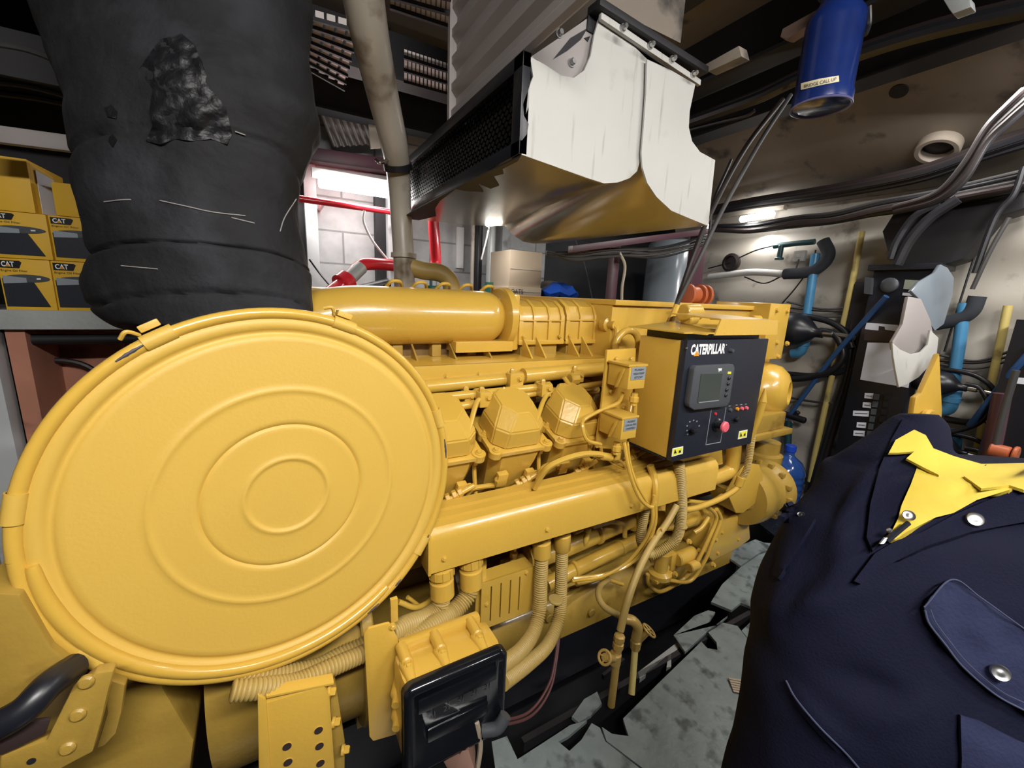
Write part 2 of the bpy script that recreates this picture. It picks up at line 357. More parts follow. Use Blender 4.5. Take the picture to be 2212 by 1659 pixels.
tag(obj('steel_rail', b, CORG), 'dull brown steel rail crossing above the yellow cartons', 'rail')
b = newbm(); box(b, (-2.3, 2.62, .2), (-.35, 2.66, 2.2)); tag(obj('shelf_backing', b, DARK), 'black backing behind the cartons on the shelf', 'panel')
# wall lamp with long tube
def lampY(px0, px1, y, r, label, m=LED):
    p, q = W(*px0, 'y', y), W(*px1, 'y', y); t = thing('fluorescent_lamp', label, 'lamp', p.lerp(q, .5))
    d = (q-p).normalized(); b = newbm(); obox(b, p-d*.03+V((0, .03, .03)), (q-p)+d*.06, (0, .04, 0), (0, 0, .05), .004); obj('lamp_housing', b, WHITE, t)
    b = newbm(); rcyl(b, p, q, r, .006, 14); obj('tube', b, m, t); return t
lampY((688, 393), (858, 420), 2.72, .030, 'long bright wall lamp between the exhaust wrap and the leaning pipe')
area('wall_lamp_light', W(770, 425, 'y', 2.68), W(770, 700, 'y', 2.6), .7, .06, 5)
lampY((1050, 483), (1084, 478), 2.2, .018, 'small bright lamp glimpsed under the duct underside', LEDS)
b = newbm(); q = W(1067, 480, 'y', 2.26); box(b, (q.x-.01, 2.25, q.z+.03), (q.x+.01, 2.27, 2.5)); obj('hanger_rod', b, DARK, [o for o in bpy.data.objects if o.name.startswith('fluorescent_lamp')][-1])
area('back_lamp_light', W(1067, 500, 'y', 2.25), W(1067, 900, 'y', 2.6), .2, .06, 2.2)
p, q = W(1600, 474, 'x', 3.0), W(1672, 462, 'x', 3.0); t = thing('fluorescent_lamp', 'wall lamp under the cables right of the white sheets', 'lamp', p)
b = newbm(); obox(b, W(1550, 470, 'x', 3.05), W(1692, 452, 'x', 3.05)-W(1550, 470, 'x', 3.05), (.05, 0, 0), (0, 0, .06), .004); obj('lamp_housing', b, BEIGE, t)
b = newbm(); rcyl(b, p, q, .022, .006, 14); obj('tube', b, LED, t)
area('right_lamp_light', (2.96, p.y-.15, p.z-.06), (2.6, p.y-.2, 0), .06, .5, 4.5)
p = W(1526, 487, 'y', 1.9); t = thing('bulkhead_lamp', 'small round lamp glowing at the lower corner of the white sheet', 'lamp', p)
b = newbm(); lathe(b, p, (-.3, -1, -.2), [(.002, .03), (.02, .02), (.024, 0), (.02, -.02)], 16); obj('bulb', b, LEDS, t)
area('aisle_fill_light', (2.55, .6, 2.2), (2.4, 1.0, 0), .15, .6, 16)  # added fill light over the walkway, no fixture is built for it
# red fire main on the back wall
b = newbm(); tube(b, YP([(636, 428), (856, 459)], 2.7), .018); q = W(700, 437, 'y', 2.7); box(b, q-V((.008, 0, .008)), V((q.x+.008, 3.0, q.z+.008))); tag(obj('red_pipe', b, RED), 'thin red pipe running under the long wall lamp', 'pipe')
t = thing('red_pipe', 'thick red pipe rising diagonally then turning up behind the beige pipe', 'pipe', W(830, 600, 'y', 2.5))
b = newbm(); tube(b, P3([(690, 650, 2.2), (748, 605, 2.35), (775, 578, 2.4), (800, 570, 2.42), (870, 575, 2.5), (925, 580, 2.5), (940, 570, 2.5), (940, 540, 2.5), (936, 480, 2.5), (936, 440, 2.5)]), .033, 16); obj('pipe_run', b, RED, t)
b = newbm(); a, c = W(735, 617, 'y', 2.33), W(752, 604, 'y', 2.36); rcyl(b, a, c, .056, .006, 20); obj('flange', b, RED, t)
b = newbm(); a, c = W(756, 600, 'y', 2.36), W(780, 577, 'y', 2.40); cyl(b, a, c, .036); obj('coupling', b, GALV, t)
b = newbm(); q = W(880, 574, 'y', 2.5); box(b, q-V((.012, 0, .012)), V((q.x+.012, 3.0, q.z+.012))); obj('wall_bracket', b, RED, t)
b = newbm(); a, c = W(936, 566, 'y', 2.5), W(941, 580, 'y', 2.5); cyl(b, a, c, .042); obj('collar', b, RED, t)
b = newbm(); tube(b, P3([(690, 662, 2.3), (760, 632, 2.5), (838, 612, 2.6)]), .03); tag(obj('black_hose', b, CABLE), 'thick black hose below the red diagonal pipe', 'hose')
def wireY(pts, r, m, label, n=8, nm='cable'):
    b = newbm(); tube(b, P3(pts), r, n); return tag(obj(nm, b, m), label, 'cable' if 'cable' in nm else nm.split('_')[-1])
wireY([(787, 455, 2.6), (786, 480, 2.6), (805, 520, 2.6), (840, 565, 2.6)], .007, WHITE, 'white cable hanging from the thin red pipe beside the beige pipe', nm='white_cable')
wireY([(668, 560, 2.7), (690, 590, 2.7), (715, 620, 2.6)], .005, CABLE, 'thin black cable on the pale pillar left of the red flange', nm='black_cable')
# vertical things behind engine
def vpost(x0, x1, ytop, ybot, y, m, name, label, cat):
    p = W((x0+x1)/2, (ytop+ybot)/2, 'y', y); r = abs(W(x1, ybot, 'y', y).x-W(x0, ybot, 'y', y).x)/2
    b = newbm(); zt = W((x0+x1)/2, ytop, 'y', y).z; zb = W((x0+x1)/2, ybot, 'y', y).z; cyl(b, (p.x, y, zb), (p.x, y, zt), r, 16); return tag(obj(name, b, m), label, cat)
vpost(1052, 1068, 420, 690, 2.7, GALV, 'grey_pipe', 'grey vertical pipe under the small lamp, joined to a green fitting', 'pipe')
vpost(1048, 1070, 610, 690, 2.66, GREENV, 'pipe_fitting', 'dark green pipe fitting left of the cardboard carton', 'fitting')
vpost(928, 934, 440, 690, 2.8, GREEND, 'thin_pipe', 'dark teal pipe just left of the vertical red pipe', 'pipe')
vpost(1017, 1024, 430, 700, 2.75, BEIGE, 'thin_pipe', 'thin beige pipe left of the small lamp', 'pipe')
vpost(1025, 1040, 430, 700, 2.9, CABLE, 'rubber_pipe', 'black vertical pipe left of the grey vertical pipe', 'pipe')
b = newbm(); p0, p1 = W(988, 490, 'y', 2.975), W(1001, 580, 'y', 2.975); box(b, (p0.x, 2.975, p1.z), (p1.x, 3.0, p0.z), bev=.002); tag(obj('gauge_strip', b, WHITE), 'white vertical strip hanging between the red pipe and the grey pipe', 'strip')
wireY([(1056, 492, 2.3), (1050, 520, 2.4), (1040, 560, 2.5)], .005, WHITE, 'thin white cable dangling from the small lamp', nm='white_cable')
wireY([(1243, 520, 2.4), (1262, 570, 2.4), (1280, 650, 2.4)], .005, CABLEG, 'thin grey cable hanging right of the cardboard carton', nm='grey_cable')
# ledge behind engine, cartons on it
b = newbm(); zc = W(1140, 640, 'y', 2.4).z; box(b, (.75, 2.25, zc-.04), (3.0, 3.3, zc)); tag(obj('equipment_ledge', b, DARK), 'dark ledge behind the engine carrying the cardboard cartons', 'ledge')
def carton(px0, py0, px1, py1, y, d, label, z0=None, m=CARD, name='cardboard_box'):
    a, c = W(px0, py1, 'y', y), W(px1, py0, 'y', y); z = a.z if z0 is None else z0; t = thing(name, label, 'box', ((a.x+c.x)/2, y+d/2, z))
    b = newbm(); box(b, (a.x, y, z), (c.x, y+d, c.z), bev=.004); obj('carton_body', b, m, t)
    b = newbm(); box(b, (a.x+.004, y-.003, (z+c.z)/2-.002), (c.x-.004, y, (z+c.z)/2+.002)); obj('flap_seam', b, BEIGE, t); return t, a, c
zm = W(1140, 622, 'y', 2.4).z
carton(1099, 546, 1172, 622, 2.4, .3, 'plain cardboard box on top of the lettered one, behind the engine', zm)
t, a, c = carton(1097, 622, 1170, 640, 2.38, .3, 'lower cardboard box with black letters, behind the engine', zc)
text('lettering', 'OATS', (a.x*.75+c.x*.25, 2.374, (zc+zm)/2), (1, 0, 0), (0, 0, 1), .09, .03, BLK, t)
b = newbm(); p = W(1205, 640, 'y', 2.45); lathe(b, (p.x, p.y, zc), (0, 0, 1), [(.10, 0), (.13, .03), (.10, .07), (.04, .09)], 14)
for v in b.verts: v.co.x = p.x+(v.co.x-p.x)*1.2; v.co.z += .015*math.sin(v.co.x*60)
tag(obj('plastic_bag', b, mat('bright_blue_bag', (.02, .10, .55), .35)), 'crumpled bright blue plastic bag right of the cartons', 'bag')
b = newbm(); p = W(1187, 622, 'y', 2.6); lathe(b, (p.x, p.y, zc), (0, 0, 1), [(.07, 0), (.075, .08), (.06, .11), (.01, .12)], 16); tag(obj('round_tin', b, BEIGE), 'pale yellow round cap behind the blue bag', 'cap')
# grey cylindrical tank, purple posts
p = W(1447, 600, 'y', 2.35); r = (W(1492, 600, 'y', 2.35)-W(1402, 600, 'y', 2.35)).length*.40; zt = W(1447, 522, 'y', 2.35).z
t = thing('cylinder_tank', 'grey glossy vertical cylindrical tank behind the engine header tank', 'tank', (p.x, 2.35, 0))
b = newbm(); lathe(b, (p.x, 2.35, -.2), (0, 0, 1), [(r, 0), (r, zt+.2-.03), (r*.9, zt+.2), (.01, zt+.24)], 40); obj('tank_shell', b, GREYT, t)
b = newbm(); q = W(1448, 538, 'y', 2.35-r); box(b, (q.x-.015, 2.35-r-.006, q.z-.03), (q.x+.015, 2.35-r+.01, q.z+.02)); obj('sticker', b, LBL, t)
for x0, x1, yt, yb, y, lb in ((1319, 1331, 528, 760, 1.95, 'thin purple steel post left of the grey tank'), (1494, 1518, 500, 700, 1.85, 'wide purple steel post right of the grey tank')):
    a, c = W(x0, (yt+yb)/2, 'y', y), W(x1, (yt+yb)/2, 'y', y); b = newbm(); box(b, (a.x, y, -.3), (c.x, y+.05, W(x0, yt, 'y', y).z), bev=.003); tag(obj('steel_post', b, PURP), lb, 'post')
b = newbm(); a, c = W(1240, 530, 'y', 1.8), W(1540, 492, 'y', 1.8); obox(b, a, c-a, (0, .05, 0), (0, 0, -.035), .003); tag(obj('steel_beam', b, PURP), 'purple steel beam under the duct spanning the two posts', 'beam')
for i in range(7):
    r_ = random.uniform(-6, 6); wireY([(1180, 548+r_, 1.9), (1240, 545+i*3, 1.86), (1330, 540+i*3+r_, 1.85), (1430, 532+i*3-r_, 1.85), (1530, 508+i*3, 1.85)], .006, CABLEG if i % 2 else CABLE, 'thin cable in the bundle sagging below the purple beam', nm='bundle_cable')['group'] = 'cables below the purple beam'
wireY([(1338, 545, 1.85), (1350, 575, 1.85), (1344, 620, 1.85), (1343, 660, 1.85)], .008, BEIGE, 'beige flexible conduit hanging right of the thin purple post', nm='flexible_cable')
# orange valve by the wide post
p = W(1500, 637, 'y', 1.75); t = thing('orange_valve', 'orange flanged valve at the foot of the wide purple post', 'valve', p)
b = newbm(); rcyl(b, p+V((-.07, 0, 0)), p+V((.02, 0, 0)), .05, .006); obj('valve_body', b, ORNG, t)
for k in (-.08, .03, .085):
    b = newbm(); rcyl(b, p+V((k, 0, 0)), p+V((k+.02, 0, 0)), .065, .004); obj('flange', b, ORNG, t)
# ------------------------------------------------------------------ leaning pipe and vertical pipe
t = thing('standing_pipe', 'tall beige pipe leaning in from the deckhead and standing behind the round intake tube', 'pipe', W(868, 640, 'y', 1.95))
b = newbm(); pts = P3([(776, -60, 1.45), (800, 80, 1.55), (828, 210, 1.7), (851, 310, 1.8), (861, 380, 1.9), (866, 460, 1.95), (872, 560, 1.95), (876, 700, 1.95)])
pp = smoothpts(pts, 8); rr = [.062-(.016*min(1, i/38)) for i in range(len(pp))]; sweep(b, pp, lambda i: rr[i], 24); obj('pipe_run', b, BEIGE, t)
b = newbm(); a = W(858, 352, 'y', 1.86); cc = W(860, 366, 'y', 1.87); cyl(b, a, cc, .057, 24); obj('hose_clamp', b, CABLE, t)
b = newbm(); a = W(820, 345, 'y', 1.84); tube(b, P3([(812, 345, 1.8), (822, 352, 1.78), (838, 345, 1.82), (845, 350, 1.85)]), .006, 8); obj('clamp_bolt', b, STEEL, t)
b = newbm(); tube(b, P3([(880, 575, 1.95), (915, 585, 1.93), (950, 590, 1.9), (972, 608, 1.88), (978, 650, 1.85)]), .04, 16); obj('branch_elbow', b, HOSEY, t)
b = newbm(); a = W(872, 552, 'y', 1.95); cyl(b, a-V((0, 0, .01)), a+V((0, 0, .01)), .056, 24); obj('collar', b, BEIGE, t)
b = newbm(); p = W(935, 622, 'y', 1.9); rcyl(b, p-V((0, 0, .04)), p+V((0, 0, .01)), .03, .004); tag(obj('green_cap', b, GREENV), 'dark green cap under the branch of the tall beige pipe', 'cap')
# ------------------------------------------------------------------ air duct with mesh and white sheets
DX = .575; dn, dff = 1.0, 2.1; z0, z1 = 1.70, 1.93
t = thing('air_duct', 'grey corrugated air duct with black mesh inlet and white curved sheets, hanging over the engine', 'duct', (1.0, 1.5, 1.7))
yfar = W(975, 235, 'x', DX+.02).y; ynear = W(1310, 15, 'x', DX+.02).y
b = newbm(); ribsheet(b, (DX+.02, ynear, z1+.01), (0, 0, .57), (0, yfar-ynear, 0), 7, .009, (-1, 0, 0)); box(b, (DX+.004, yfar-.02, z1+.01), (DX+.03, yfar, 2.5)); obj('corrugated_side', b, CORG, t)
b = newbm(); box(b, (DX+.03, yfar-.012, z1), (1.45, yfar, 2.5)); obj('back_plate', b, CORG, t)
b = newbm()
for (ya, yb, za, zb) in ((dn, dff, z1-.034, z1), (dn, dff, z0, z0+.034), (dn, dn+.045, z0, z1), (dff-.05, dff, z0, z1)): box(b, (DX-.008, ya, za), (DX+.016, yb, zb), bev=.002)
obj('inlet_frame', b, BLK, t)
b = newbm(); box(b, (DX+.03, dn+.01, z0+.01), (DX+.04, dff-.005, z1-.005)); obj('inlet_backing', b, BLK, t)
b = newbm(); ncol, nrow = 40, 12; y0_, y1_ = dn+.045, dff-.05; za, zb = z0+.034, z1-.028
cy, cz = (y1_-y0_)/ncol, (zb-za)/nrow
for j in range(nrow+1):
    path = []
    for i in range(ncol*2+1):
        up = ((i+ (j % 2)*1) % 2); path.append(V((DX+.004, y0_+i*cy/2, za+j*cz+(.22*cz if up else -.22*cz))))
    for a, c in zip(path, path[1:]): 
        u = V((0, 0, .0026)); q = V((.0015, 0, 0)); vs4 = [a-u, a+u, c+u, c-u]; f1 = [b.verts.new(k-q) for k in vs4]; b.faces.new(f1)
    if j < nrow:
        for i in range(ncol+1):
            yy = y0_+(i*2+(1-(j % 2)))*cy/2
            if yy > y1_: continue
            a = V((DX+.004, yy, za+j*cz+.2*cz)); c = V((DX+.004, yy, za+(j+1)*cz-.2*cz)); u = V((0, .0024, 0)); b.faces.new([b.verts.new(k-V((.0015, 0, 0))) for k in (a-u, a+u, c+u, c-u)])
bmesh.ops.solidify(b, geom=list(b.faces), thickness=.0012)
obj('wire_mesh', b, mat('tarnished_mesh', (.62, .48, .26), .5), t, smooth=0)
# white sheets
S1 = [(1145, 122), (1178, 140), (1212, 163), (1240, 168), (1262, 152), (1276, 120), (1284, 75), (1297, 30), (1350, 80), (1398, 128), (1397, 190), (1392, 250), (1388, 310), (1384, 345), (1376, 370), (1360, 385), (1335, 394), (1305, 396), (1270, 385), (1200, 360), (1127, 334), (1126, 305), (1138, 290), (1142, 268), (1132, 250), (1130, 225), (1140, 195), (1152, 165)]
b = newbm(); prism(b, YP(S1, 1.0), (0, .006, 0)); obj('white_sheet', b, WSHEET, t, smooth=0)
S2 = [(1398, 128), (1450, 152), (1502, 182), (1490, 240), (1488, 275), (1495, 305), (1512, 328), (1545, 346), (1537, 420), (1530, 488), (1490, 472), (1450, 455), (1418, 425), (1398, 395), (1388, 362), (1386, 330), (1391, 270), (1396, 200)]
b = newbm(); prism(b, YP(S2, .985), (0, .006, 0)); obj('white_sheet', b, WSHEET, t, smooth=0)
b = newbm(); prism(b, YP([(1142, 126), (1225, 70), (1300, 18), (1400, 90), (1400, 250), (1250, 240), (1165, 160)], 1.02), (0, .01, 0)); obj('end_plate', b, CORG, t)
b = newbm()
for pts in ([(1232, 82), (1270, 60), (1255, 85), (1225, 110), (1195, 128)], [(1262, 82), (1275, 78), (1270, 90)]): prism(b, YP(pts, 1.018), (0, .004, 0))
obj('dark_scuff', b, DARK, t)
for x, y in ((1208, 72), (1235, 135)):
    b = newbm(); bolt(b, W(x, y, 'y', 1.018), (0, -1, 0), .008, .012); obj('bolt', b, STEEL, t)
b = newbm(); a, c = W(1296, 10, 'y', .97), W(1530, 158, 'y', .97); obox(b, a, c-a, (0, .05, 0), (0, 0, .018), .002); obox(b, a+V((0, .045, 0)), c-a, (0, .006, 0), (0, 0, -.035)); obj('flange_angle', b, DARK, t)
b = newbm(); a, c = W(1300, 25, 'y', .985), W(1515, 172, 'y', .985); obox(b, a, c-a, (0, .012, 0), (0, 0, -.016), .002); obj('flange_lip', b, WSHEET, t)
for x, y in ((1346, 60), (1405, 98), (1452, 128), (1498, 160)):
    b = newbm(); bolt(b, W(x, y, 'y', .96), (0, -1, 0), .007, .014); obj('bolt', b, STEEL, t)
b = newbm(); a = W(1300, 8, 'y', 1.02); box(b, (a.x, 1.02, a.z), (1.12, 1.9, 2.5)); obj('duct_trunk', b, CEIL, t)
fr = YP([(1127, 334), (1200, 360), (1270, 384), (1305, 395), (1335, 392), (1360, 383), (1376, 368), (1385, 345), (1390, 365), (1400, 395), (1420, 425), (1450, 455), (1490, 472), (1530, 487)], 1.0)
bk = P3([(869, 468, 2.09), (905, 474, 2.1), (945, 479, 2.12), (985, 483, 2.12), (1020, 486, 2.12), (1050, 488, 2.1), (1074, 488, 2.1), (1090, 488, 2.05), (1094, 492, 2.0), (1100, 500, 1.95), (1112, 510, 1.9), (1130, 522, 1.85), (1152, 526, 1.8), (1182, 526, 1.75)])
b = newbm(); n = 12; rows = []
for k in range(n+1): rows.append([a.lerp(c, k/n) for a, c in zip(fr, bk)])
vsr = [[b.verts.new(p) for p in r] for r in rows]
for r0_, r1_ in zip(vsr, vsr[1:]):
    for i in range(len(fr)-1): b.faces.new((r0_[i], r0_[i+1], r1_[i+1], r1_[i]))
bmesh.ops.solidify(b, geom=list(b.faces), thickness=.004); obj('polished_underside', b, BRASS, t, smooth=50)
# black torn tape under the inlet edge
b = newbm()
for pts in ([(868, 470), (905, 447), (1000, 395), (1125, 334), (1118, 345), (1085, 362), (1088, 372), (1065, 378), (1078, 398), (1060, 405), (1030, 392), (1044, 412), (1005, 410), (985, 405), (950, 432), (940, 448), (942, 465), (905, 474)],):
    q = []
    for (x, y) in pts:
        d = ray(x, y); tt = .0
        best = W(x, y, 'z', 1.672); q.append(best)
    prism(b, q, (0, 0, -.004))
obj('torn_black_tape', b, DARK, t, smooth=0)
# ------------------------------------------------------------------ sooty wrapped exhaust
rows_px = [(-170, 20, 655), (-60, 62, 660), (0, 92, 662), (60, 108, 660), (120, 132, 664), (180, 158, 672), (230, 176, 683), (265, 186, 690), (300, 190, 668), (340, 196, 652), (380, 203, 640), (430, 208, 634), (480, 214, 634), (520, 222, 640), (560, 229, 650), (575, 234, 656), (600, 224, 660), (630, 220, 664), (660, 228, 668), (690, 250, 668), (712, 285, 662), (722, 330, 640)]
NR = 72; rings = []
for ri, (v, xl, xr) in enumerate(rows_px):
    c0 = 1.08 if v < 300 else 1.08+.0002*(v-300); c = D((xl+xr)/2, v, c0); hw = (xr-xl)/2/F*c0; ring = []
    hd = min(hw, .2)
    for k in range(NR):
        th = 2*math.pi*k/NR; p = c+cR*math.cos(th)*hw+(cf*.98)*math.sin(th)*hd
        ring.append(p)
    rings.append(ring)
# densify along the height
def cat(a, b_, c, d, t): return .5*((2*b_)+(c-a)*t+(2*a-5*b_+4*c-d)*t*t+(3*b_-a-3*c+d)*t**3)
RR = []
for i in range(len(rings)-1):
    g = lambda j: rings[max(0, min(len(rings)-1, j))]
    for s in range(5):
        RR.append([cat(g(i-1)[k], g(i)[k], g(i+1)[k], g(i+2)[k], s/5) for k in range(NR)])
RR.append(rings[-1])
for ri, r in enumerate(RR):
    ctr = sum(r, V())/NR; vpos = ri/len(RR)
    for k in range(NR):
        p = r[k]; d = (p-ctr).normalized(); q = p*7
        h = .010*noise.noise(q)+.006*noise.noise(p*19)+.012*abs(noise.noise(V((p.x*5, p.y*5, p.z*1.6))))*1.2
        seam = 0
        for sv in (.70, .46, .86): seam += -.011*math.exp(-((vpos-sv-.015*math.sin(k/NR*12))/.007)**2)
        r[k] = p+d*(h+seam-.006)
b = newbm(); quadloft(b, RR)
WR = thing('exhaust_pipe', 'thick exhaust pipe wrapped in sooty black lagging cloth at upper left', 'pipe', RR[-1][0])
bvw = BVHTree.FromBMesh(b); wrap_o = obj('lagging_wrap', b, CLOTH, WR, smooth=80)
def drape_poly(bvh, poly, off, th, step, jit=0):
    t_ = bmesh.new(); f = t_.faces.new([t_.verts.new((x, y, 0)) for x, y in poly])
    xs = [p[0] for p in poly]; ys = [p[1] for p in poly]
    x = min(xs)+step
    while x < max(xs): bmesh.ops.bisect_plane(t_, geom=t_.verts[:]+t_.edges[:]+t_.faces[:], plane_co=(x, 0, 0), plane_no=(1, 0, 0)); x += step
    y = min(ys)+step
    while y < max(ys): bmesh.ops.bisect_plane(t_, geom=t_.verts[:]+t_.edges[:]+t_.faces[:], plane_co=(0, y, 0), plane_no=(0, 1, 0)); y += step
    last = None
    for v in t_.verts:
        d = ray(v.co.x, v.co.y); h = bvh.ray_cast(CAM, d.normalized())
        if h[0] is None:
            nb = bvh.find_nearest(last if last is not None else CAM+d*.6); p = CAM+d*((last-CAM).dot(cf) if last is not None else .6); nrm = -d.normalized()
        else: p = h[0]; nrm = h[1]; nrm = nrm if nrm.dot(d) < 0 else -nrm; last = p
        v.co = p-d.normalized()*(off+jit*noise.noise(p*40))
    t_.normal_update()
    if t_.faces and sum((f.normal.dot(ray(1106, 829)) for f in t_.faces)) > 0: bmesh.ops.reverse_faces(t_, faces=t_.faces)
    bmesh.ops.solidify(t_, geom=t_.faces[:], thickness=th)
    return t_
def drape_line(bvh, pts, off, r, bm):
    out = []; P = smoothpts([V((x, y, 0)) for x, y in pts], 10)
    for p in P:
        d = ray(p.x, p.y); h = bvh.ray_cast(CAM, d.normalized())
        if h[0] is not None: out.append(h[0]-d.normalized()*off)
    if len(out) > 2: sweep(bm, out, r, 6)
b = drape_poly(bvw, [(320, 120), (345, 85), (392, 72), (420, 95), (440, 150), (462, 200), (488, 232), (502, 290), (490, 312), (455, 300), (420, 305), (380, 300), (345, 312), (315, 305), (330, 270), (322, 240), (330, 190), (300, 150)], .004, .006, 7, .010)
obj('tar_patch', b, CLOTHD, WR)
for pts in ([(225, 436), (260, 432), (282, 431)], [(345, 433), (400, 445), (460, 458), (530, 466)], [(500, 470), (550, 482)], [(508, 284), (530, 292)], [(262, 574), (295, 577), (340, 581)], [(640, 430), (615, 470), (605, 500)]):
    b = newbm(); drape_line(bvw, pts, .002, .0014, b)
    if b.verts: obj('loose_thread', b, THREAD, WR)
    else: b.free()
for poly in ([(225, 232), (240, 226), (252, 240), (250, 256), (232, 252)], [(236, 295), (243, 290), (252, 302), (243, 318), (234, 306)]):
    b = drape_poly(bvw, poly, .003, .004, 5, .004); obj('burnt_hole', b, CLOTHD, WR)
# ------------------------------------------------------------------ shelf with filter cartons
SY = 2.2; p0 = W(12, 655, 'y', SY)
zs = W(120, 672, 'y', SY).z
b = newbm(); box(b, (-1.75, SY-.02, zs-.055), (-.33, SY+.5, zs), bev=.003); box(b, (-1.75, SY-.03, zs-.065), (-.33, SY-.018, zs+.004)); tag(obj('steel_shelf', b, GALV), 'galvanised steel shelf under the yellow filter cartons', 'shelf')
b = newbm(); px = W(10, 800, 'y', SY-.05); box(b, (px.x-.11, SY-.06, -.3), (px.x-.01, SY+.02, 1.72), bev=.004); tag(obj('concrete_post', b, WALLW), 'whitewashed post at the left picture edge', 'post')
b = newbm(); prism(b, [(px.x, SY+.0, zs-.065), (px.x+.05, SY, zs-.065), (px.x+.05, SY, -.3), (px.x, SY, -.3)], (0, .3, 0)); tag(obj('steel_upright', b, PINKT), 'rusty orange upright below the left end of the shelf', 'post')
b = newbm(); box(b, (px.x+.02, SY+.25, .1), (-.1, SY+.5, zs-.07), bev=.02)
for k in range(3): box(b, (px.x+.25+k*.28, SY+.235, .12), (px.x+.262+k*.28, SY+.25, zs-.09))
tag(obj('primer_tank', b, PINKT), 'rusty pink storage tank under the shelf', 'tank')
b = newbm(); cyl(b, (px.x+.03, SY+.05, zs-.11), (-.15, SY+.05, zs-.11), .02); tag(obj('dark_bar', b, DARK), 'dark bar under the shelf', 'bar')
b = newbm(); a = W(130, 830, 'y', SY+.2); tube(b, [a+V((.13*math.cos(k/16*math.pi), 0, .10*math.sin(k/16*math.pi))) for k in range(17)], .012, 8, smooth=False); tag(obj('hose_loop', b, CABLEB), 'brown hose looped against the pink tank', 'hose')
def filterbox(px0, py0, px1, z0, hz, label, printed=True, turn=False):
    a = W(px0, py0, 'y', SY); c = W(px1, py0, 'y', SY); x0, x1 = a.x, c.x; wd = x1-x0; t = thing('filter_carton', label, 'box', ((x0+x1)/2, SY+.12, z0), 'yellow filter cartons on the shelf')
    b = newbm(); box(b, (x0, SY, z0), (x1, SY+.3, z0+hz), bev=.003); obj('carton_body', b, BOXY, t)
    yf = SY-.0015
    if printed:
        def q(pts, m, nm, d=.001):
            b = newbm(); prism(b, [(x0+u*wd, yf-d, z0+v*hz) for u, v in pts], (0, .0015+d, 0)); return obj(nm, b, m, t, smooth=0)
        q([(.04, .82), (.40, .82), (.46, .93), (.42, .96), (.04, .96)], BLK, 'black_flag')
        text('logo', 'CAT', (x0+.20*wd, yf-.0012, z0+.89*hz), (1, 0, 0), (0, 0, 1), .24*wd, .10*hz, WHITE, t, .0008, .03)
        b = newbm(); prism(b, [(x0+.155*wd, yf-.0022, z0+.842*hz), (x0+.245*wd, yf-.0022, z0+.842*hz), (x0+.2*wd, yf-.0022, z0+.90*hz)], (0, .001, 0)); obj('logo_triangle', b, AMB, t, smooth=0)
        text('print_line', 'Engine Oil Filter', (x0+.30*wd, yf-.0005, z0+.765*hz), (1, 0, 0), (0, 0, 1), .5*wd, .05*hz, DARK, t, .0008)
        q([(.04, .08), (.88, .08), (.62, .58), (.04, .62)], PANEL, 'printed_filter_can')
        el = [(.52+.44*math.cos(k/20*2*math.pi)*1.0, .63+.075*math.sin(k/20*2*math.pi)) for k in range(20)]; q(el, GREYP, 'printed_filter_rim', .0014)
        q([(.06, .52), (.5, .55), (.5, .64), (.06, .67)], LBLG, 'printed_highlight', .0018)
        q([(.70, .61), (.78, .615), (.78, .645), (.70, .64)], WHITE, 'printed_hole', .002)
    return t, x0, x1
hz = W(60, 560, 'y', SY).z-zs
h2 = W(60, 460, 'y', SY).z-zs-hz-.001
filterbox(4, 620, 116, zs, hz, 'bottom row filter carton with black printed can, left one beside the post')
filterbox(118, 620, 232, zs, hz, 'bottom row filter carton with black printed can, partly behind the exhaust wrap')
filterbox(-18, 520, 108, zs+hz+.001, h2, 'second row filter carton with printed can, cut by the picture edge')
filterbox(112, 520, 226, zs+hz+.001, h2, 'second row filter carton with printed can, touching the exhaust wrap')
zt = zs+hz+h2+.002; hh = W(30, 340, 'y', SY).z-zt
t, x0, x1 = filterbox(-70, 420, 70, zt, hh, 'plain yellow carton on top at left with a white list on its side', False)
a = W(66, 420, 'y', SY); c = W(114, 420, 'y', SY+.1)
b = newbm(); prism(b, [(a.x+.001, SY+.01, zt+.002), (c.x, SY+.13, zt+.002), (c.x, SY+.13, zt+hh-.03), (a.x+.001, SY+.01, zt+hh-.005)], (-.02, .03, 0)); obj('carton_end', b, BOXY, t)
b = newbm(); u = (V((c.x, SY+.13, 0))-V((a.x, SY+.01, 0))); o = V((a.x, SY+.01, 0))+u*.25+V((.003, -.002, zt+.004)); prism(b, [o, o+u*.7, o+u*.7+V((0, 0, hh-.045)), o+V((0, 0, hh-.03))], (.002, -.001, 0)); obj('white_list', b, PAPER, t)
filterbox(117, 440, 232, zt, W(160, 398, 'y', SY).z-zt, 'plain yellow carton on top at right, touching the exhaust wrap', False)
# ------------------------------------------------------------------ the diesel engine
EN = thing('diesel_engine', 'large yellow painted marine diesel engine with rows of faceted cylinder covers', 'engine', (.9, 1.7, 0))
def eo(name, bm, m=None, parent=None, **k): return obj(name, bm, m or YEL, parent or EN, **k)
def etube(name, pts, r, m=None, n=12, parent=None):
    b = newbm(); tube(b, P3(pts), r, n); return eo(name, b, m, parent)
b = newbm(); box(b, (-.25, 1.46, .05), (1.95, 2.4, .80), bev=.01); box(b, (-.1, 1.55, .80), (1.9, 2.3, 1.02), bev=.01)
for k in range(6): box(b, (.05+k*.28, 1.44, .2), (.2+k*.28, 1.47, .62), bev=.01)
eo('crankcase', b, YELD)
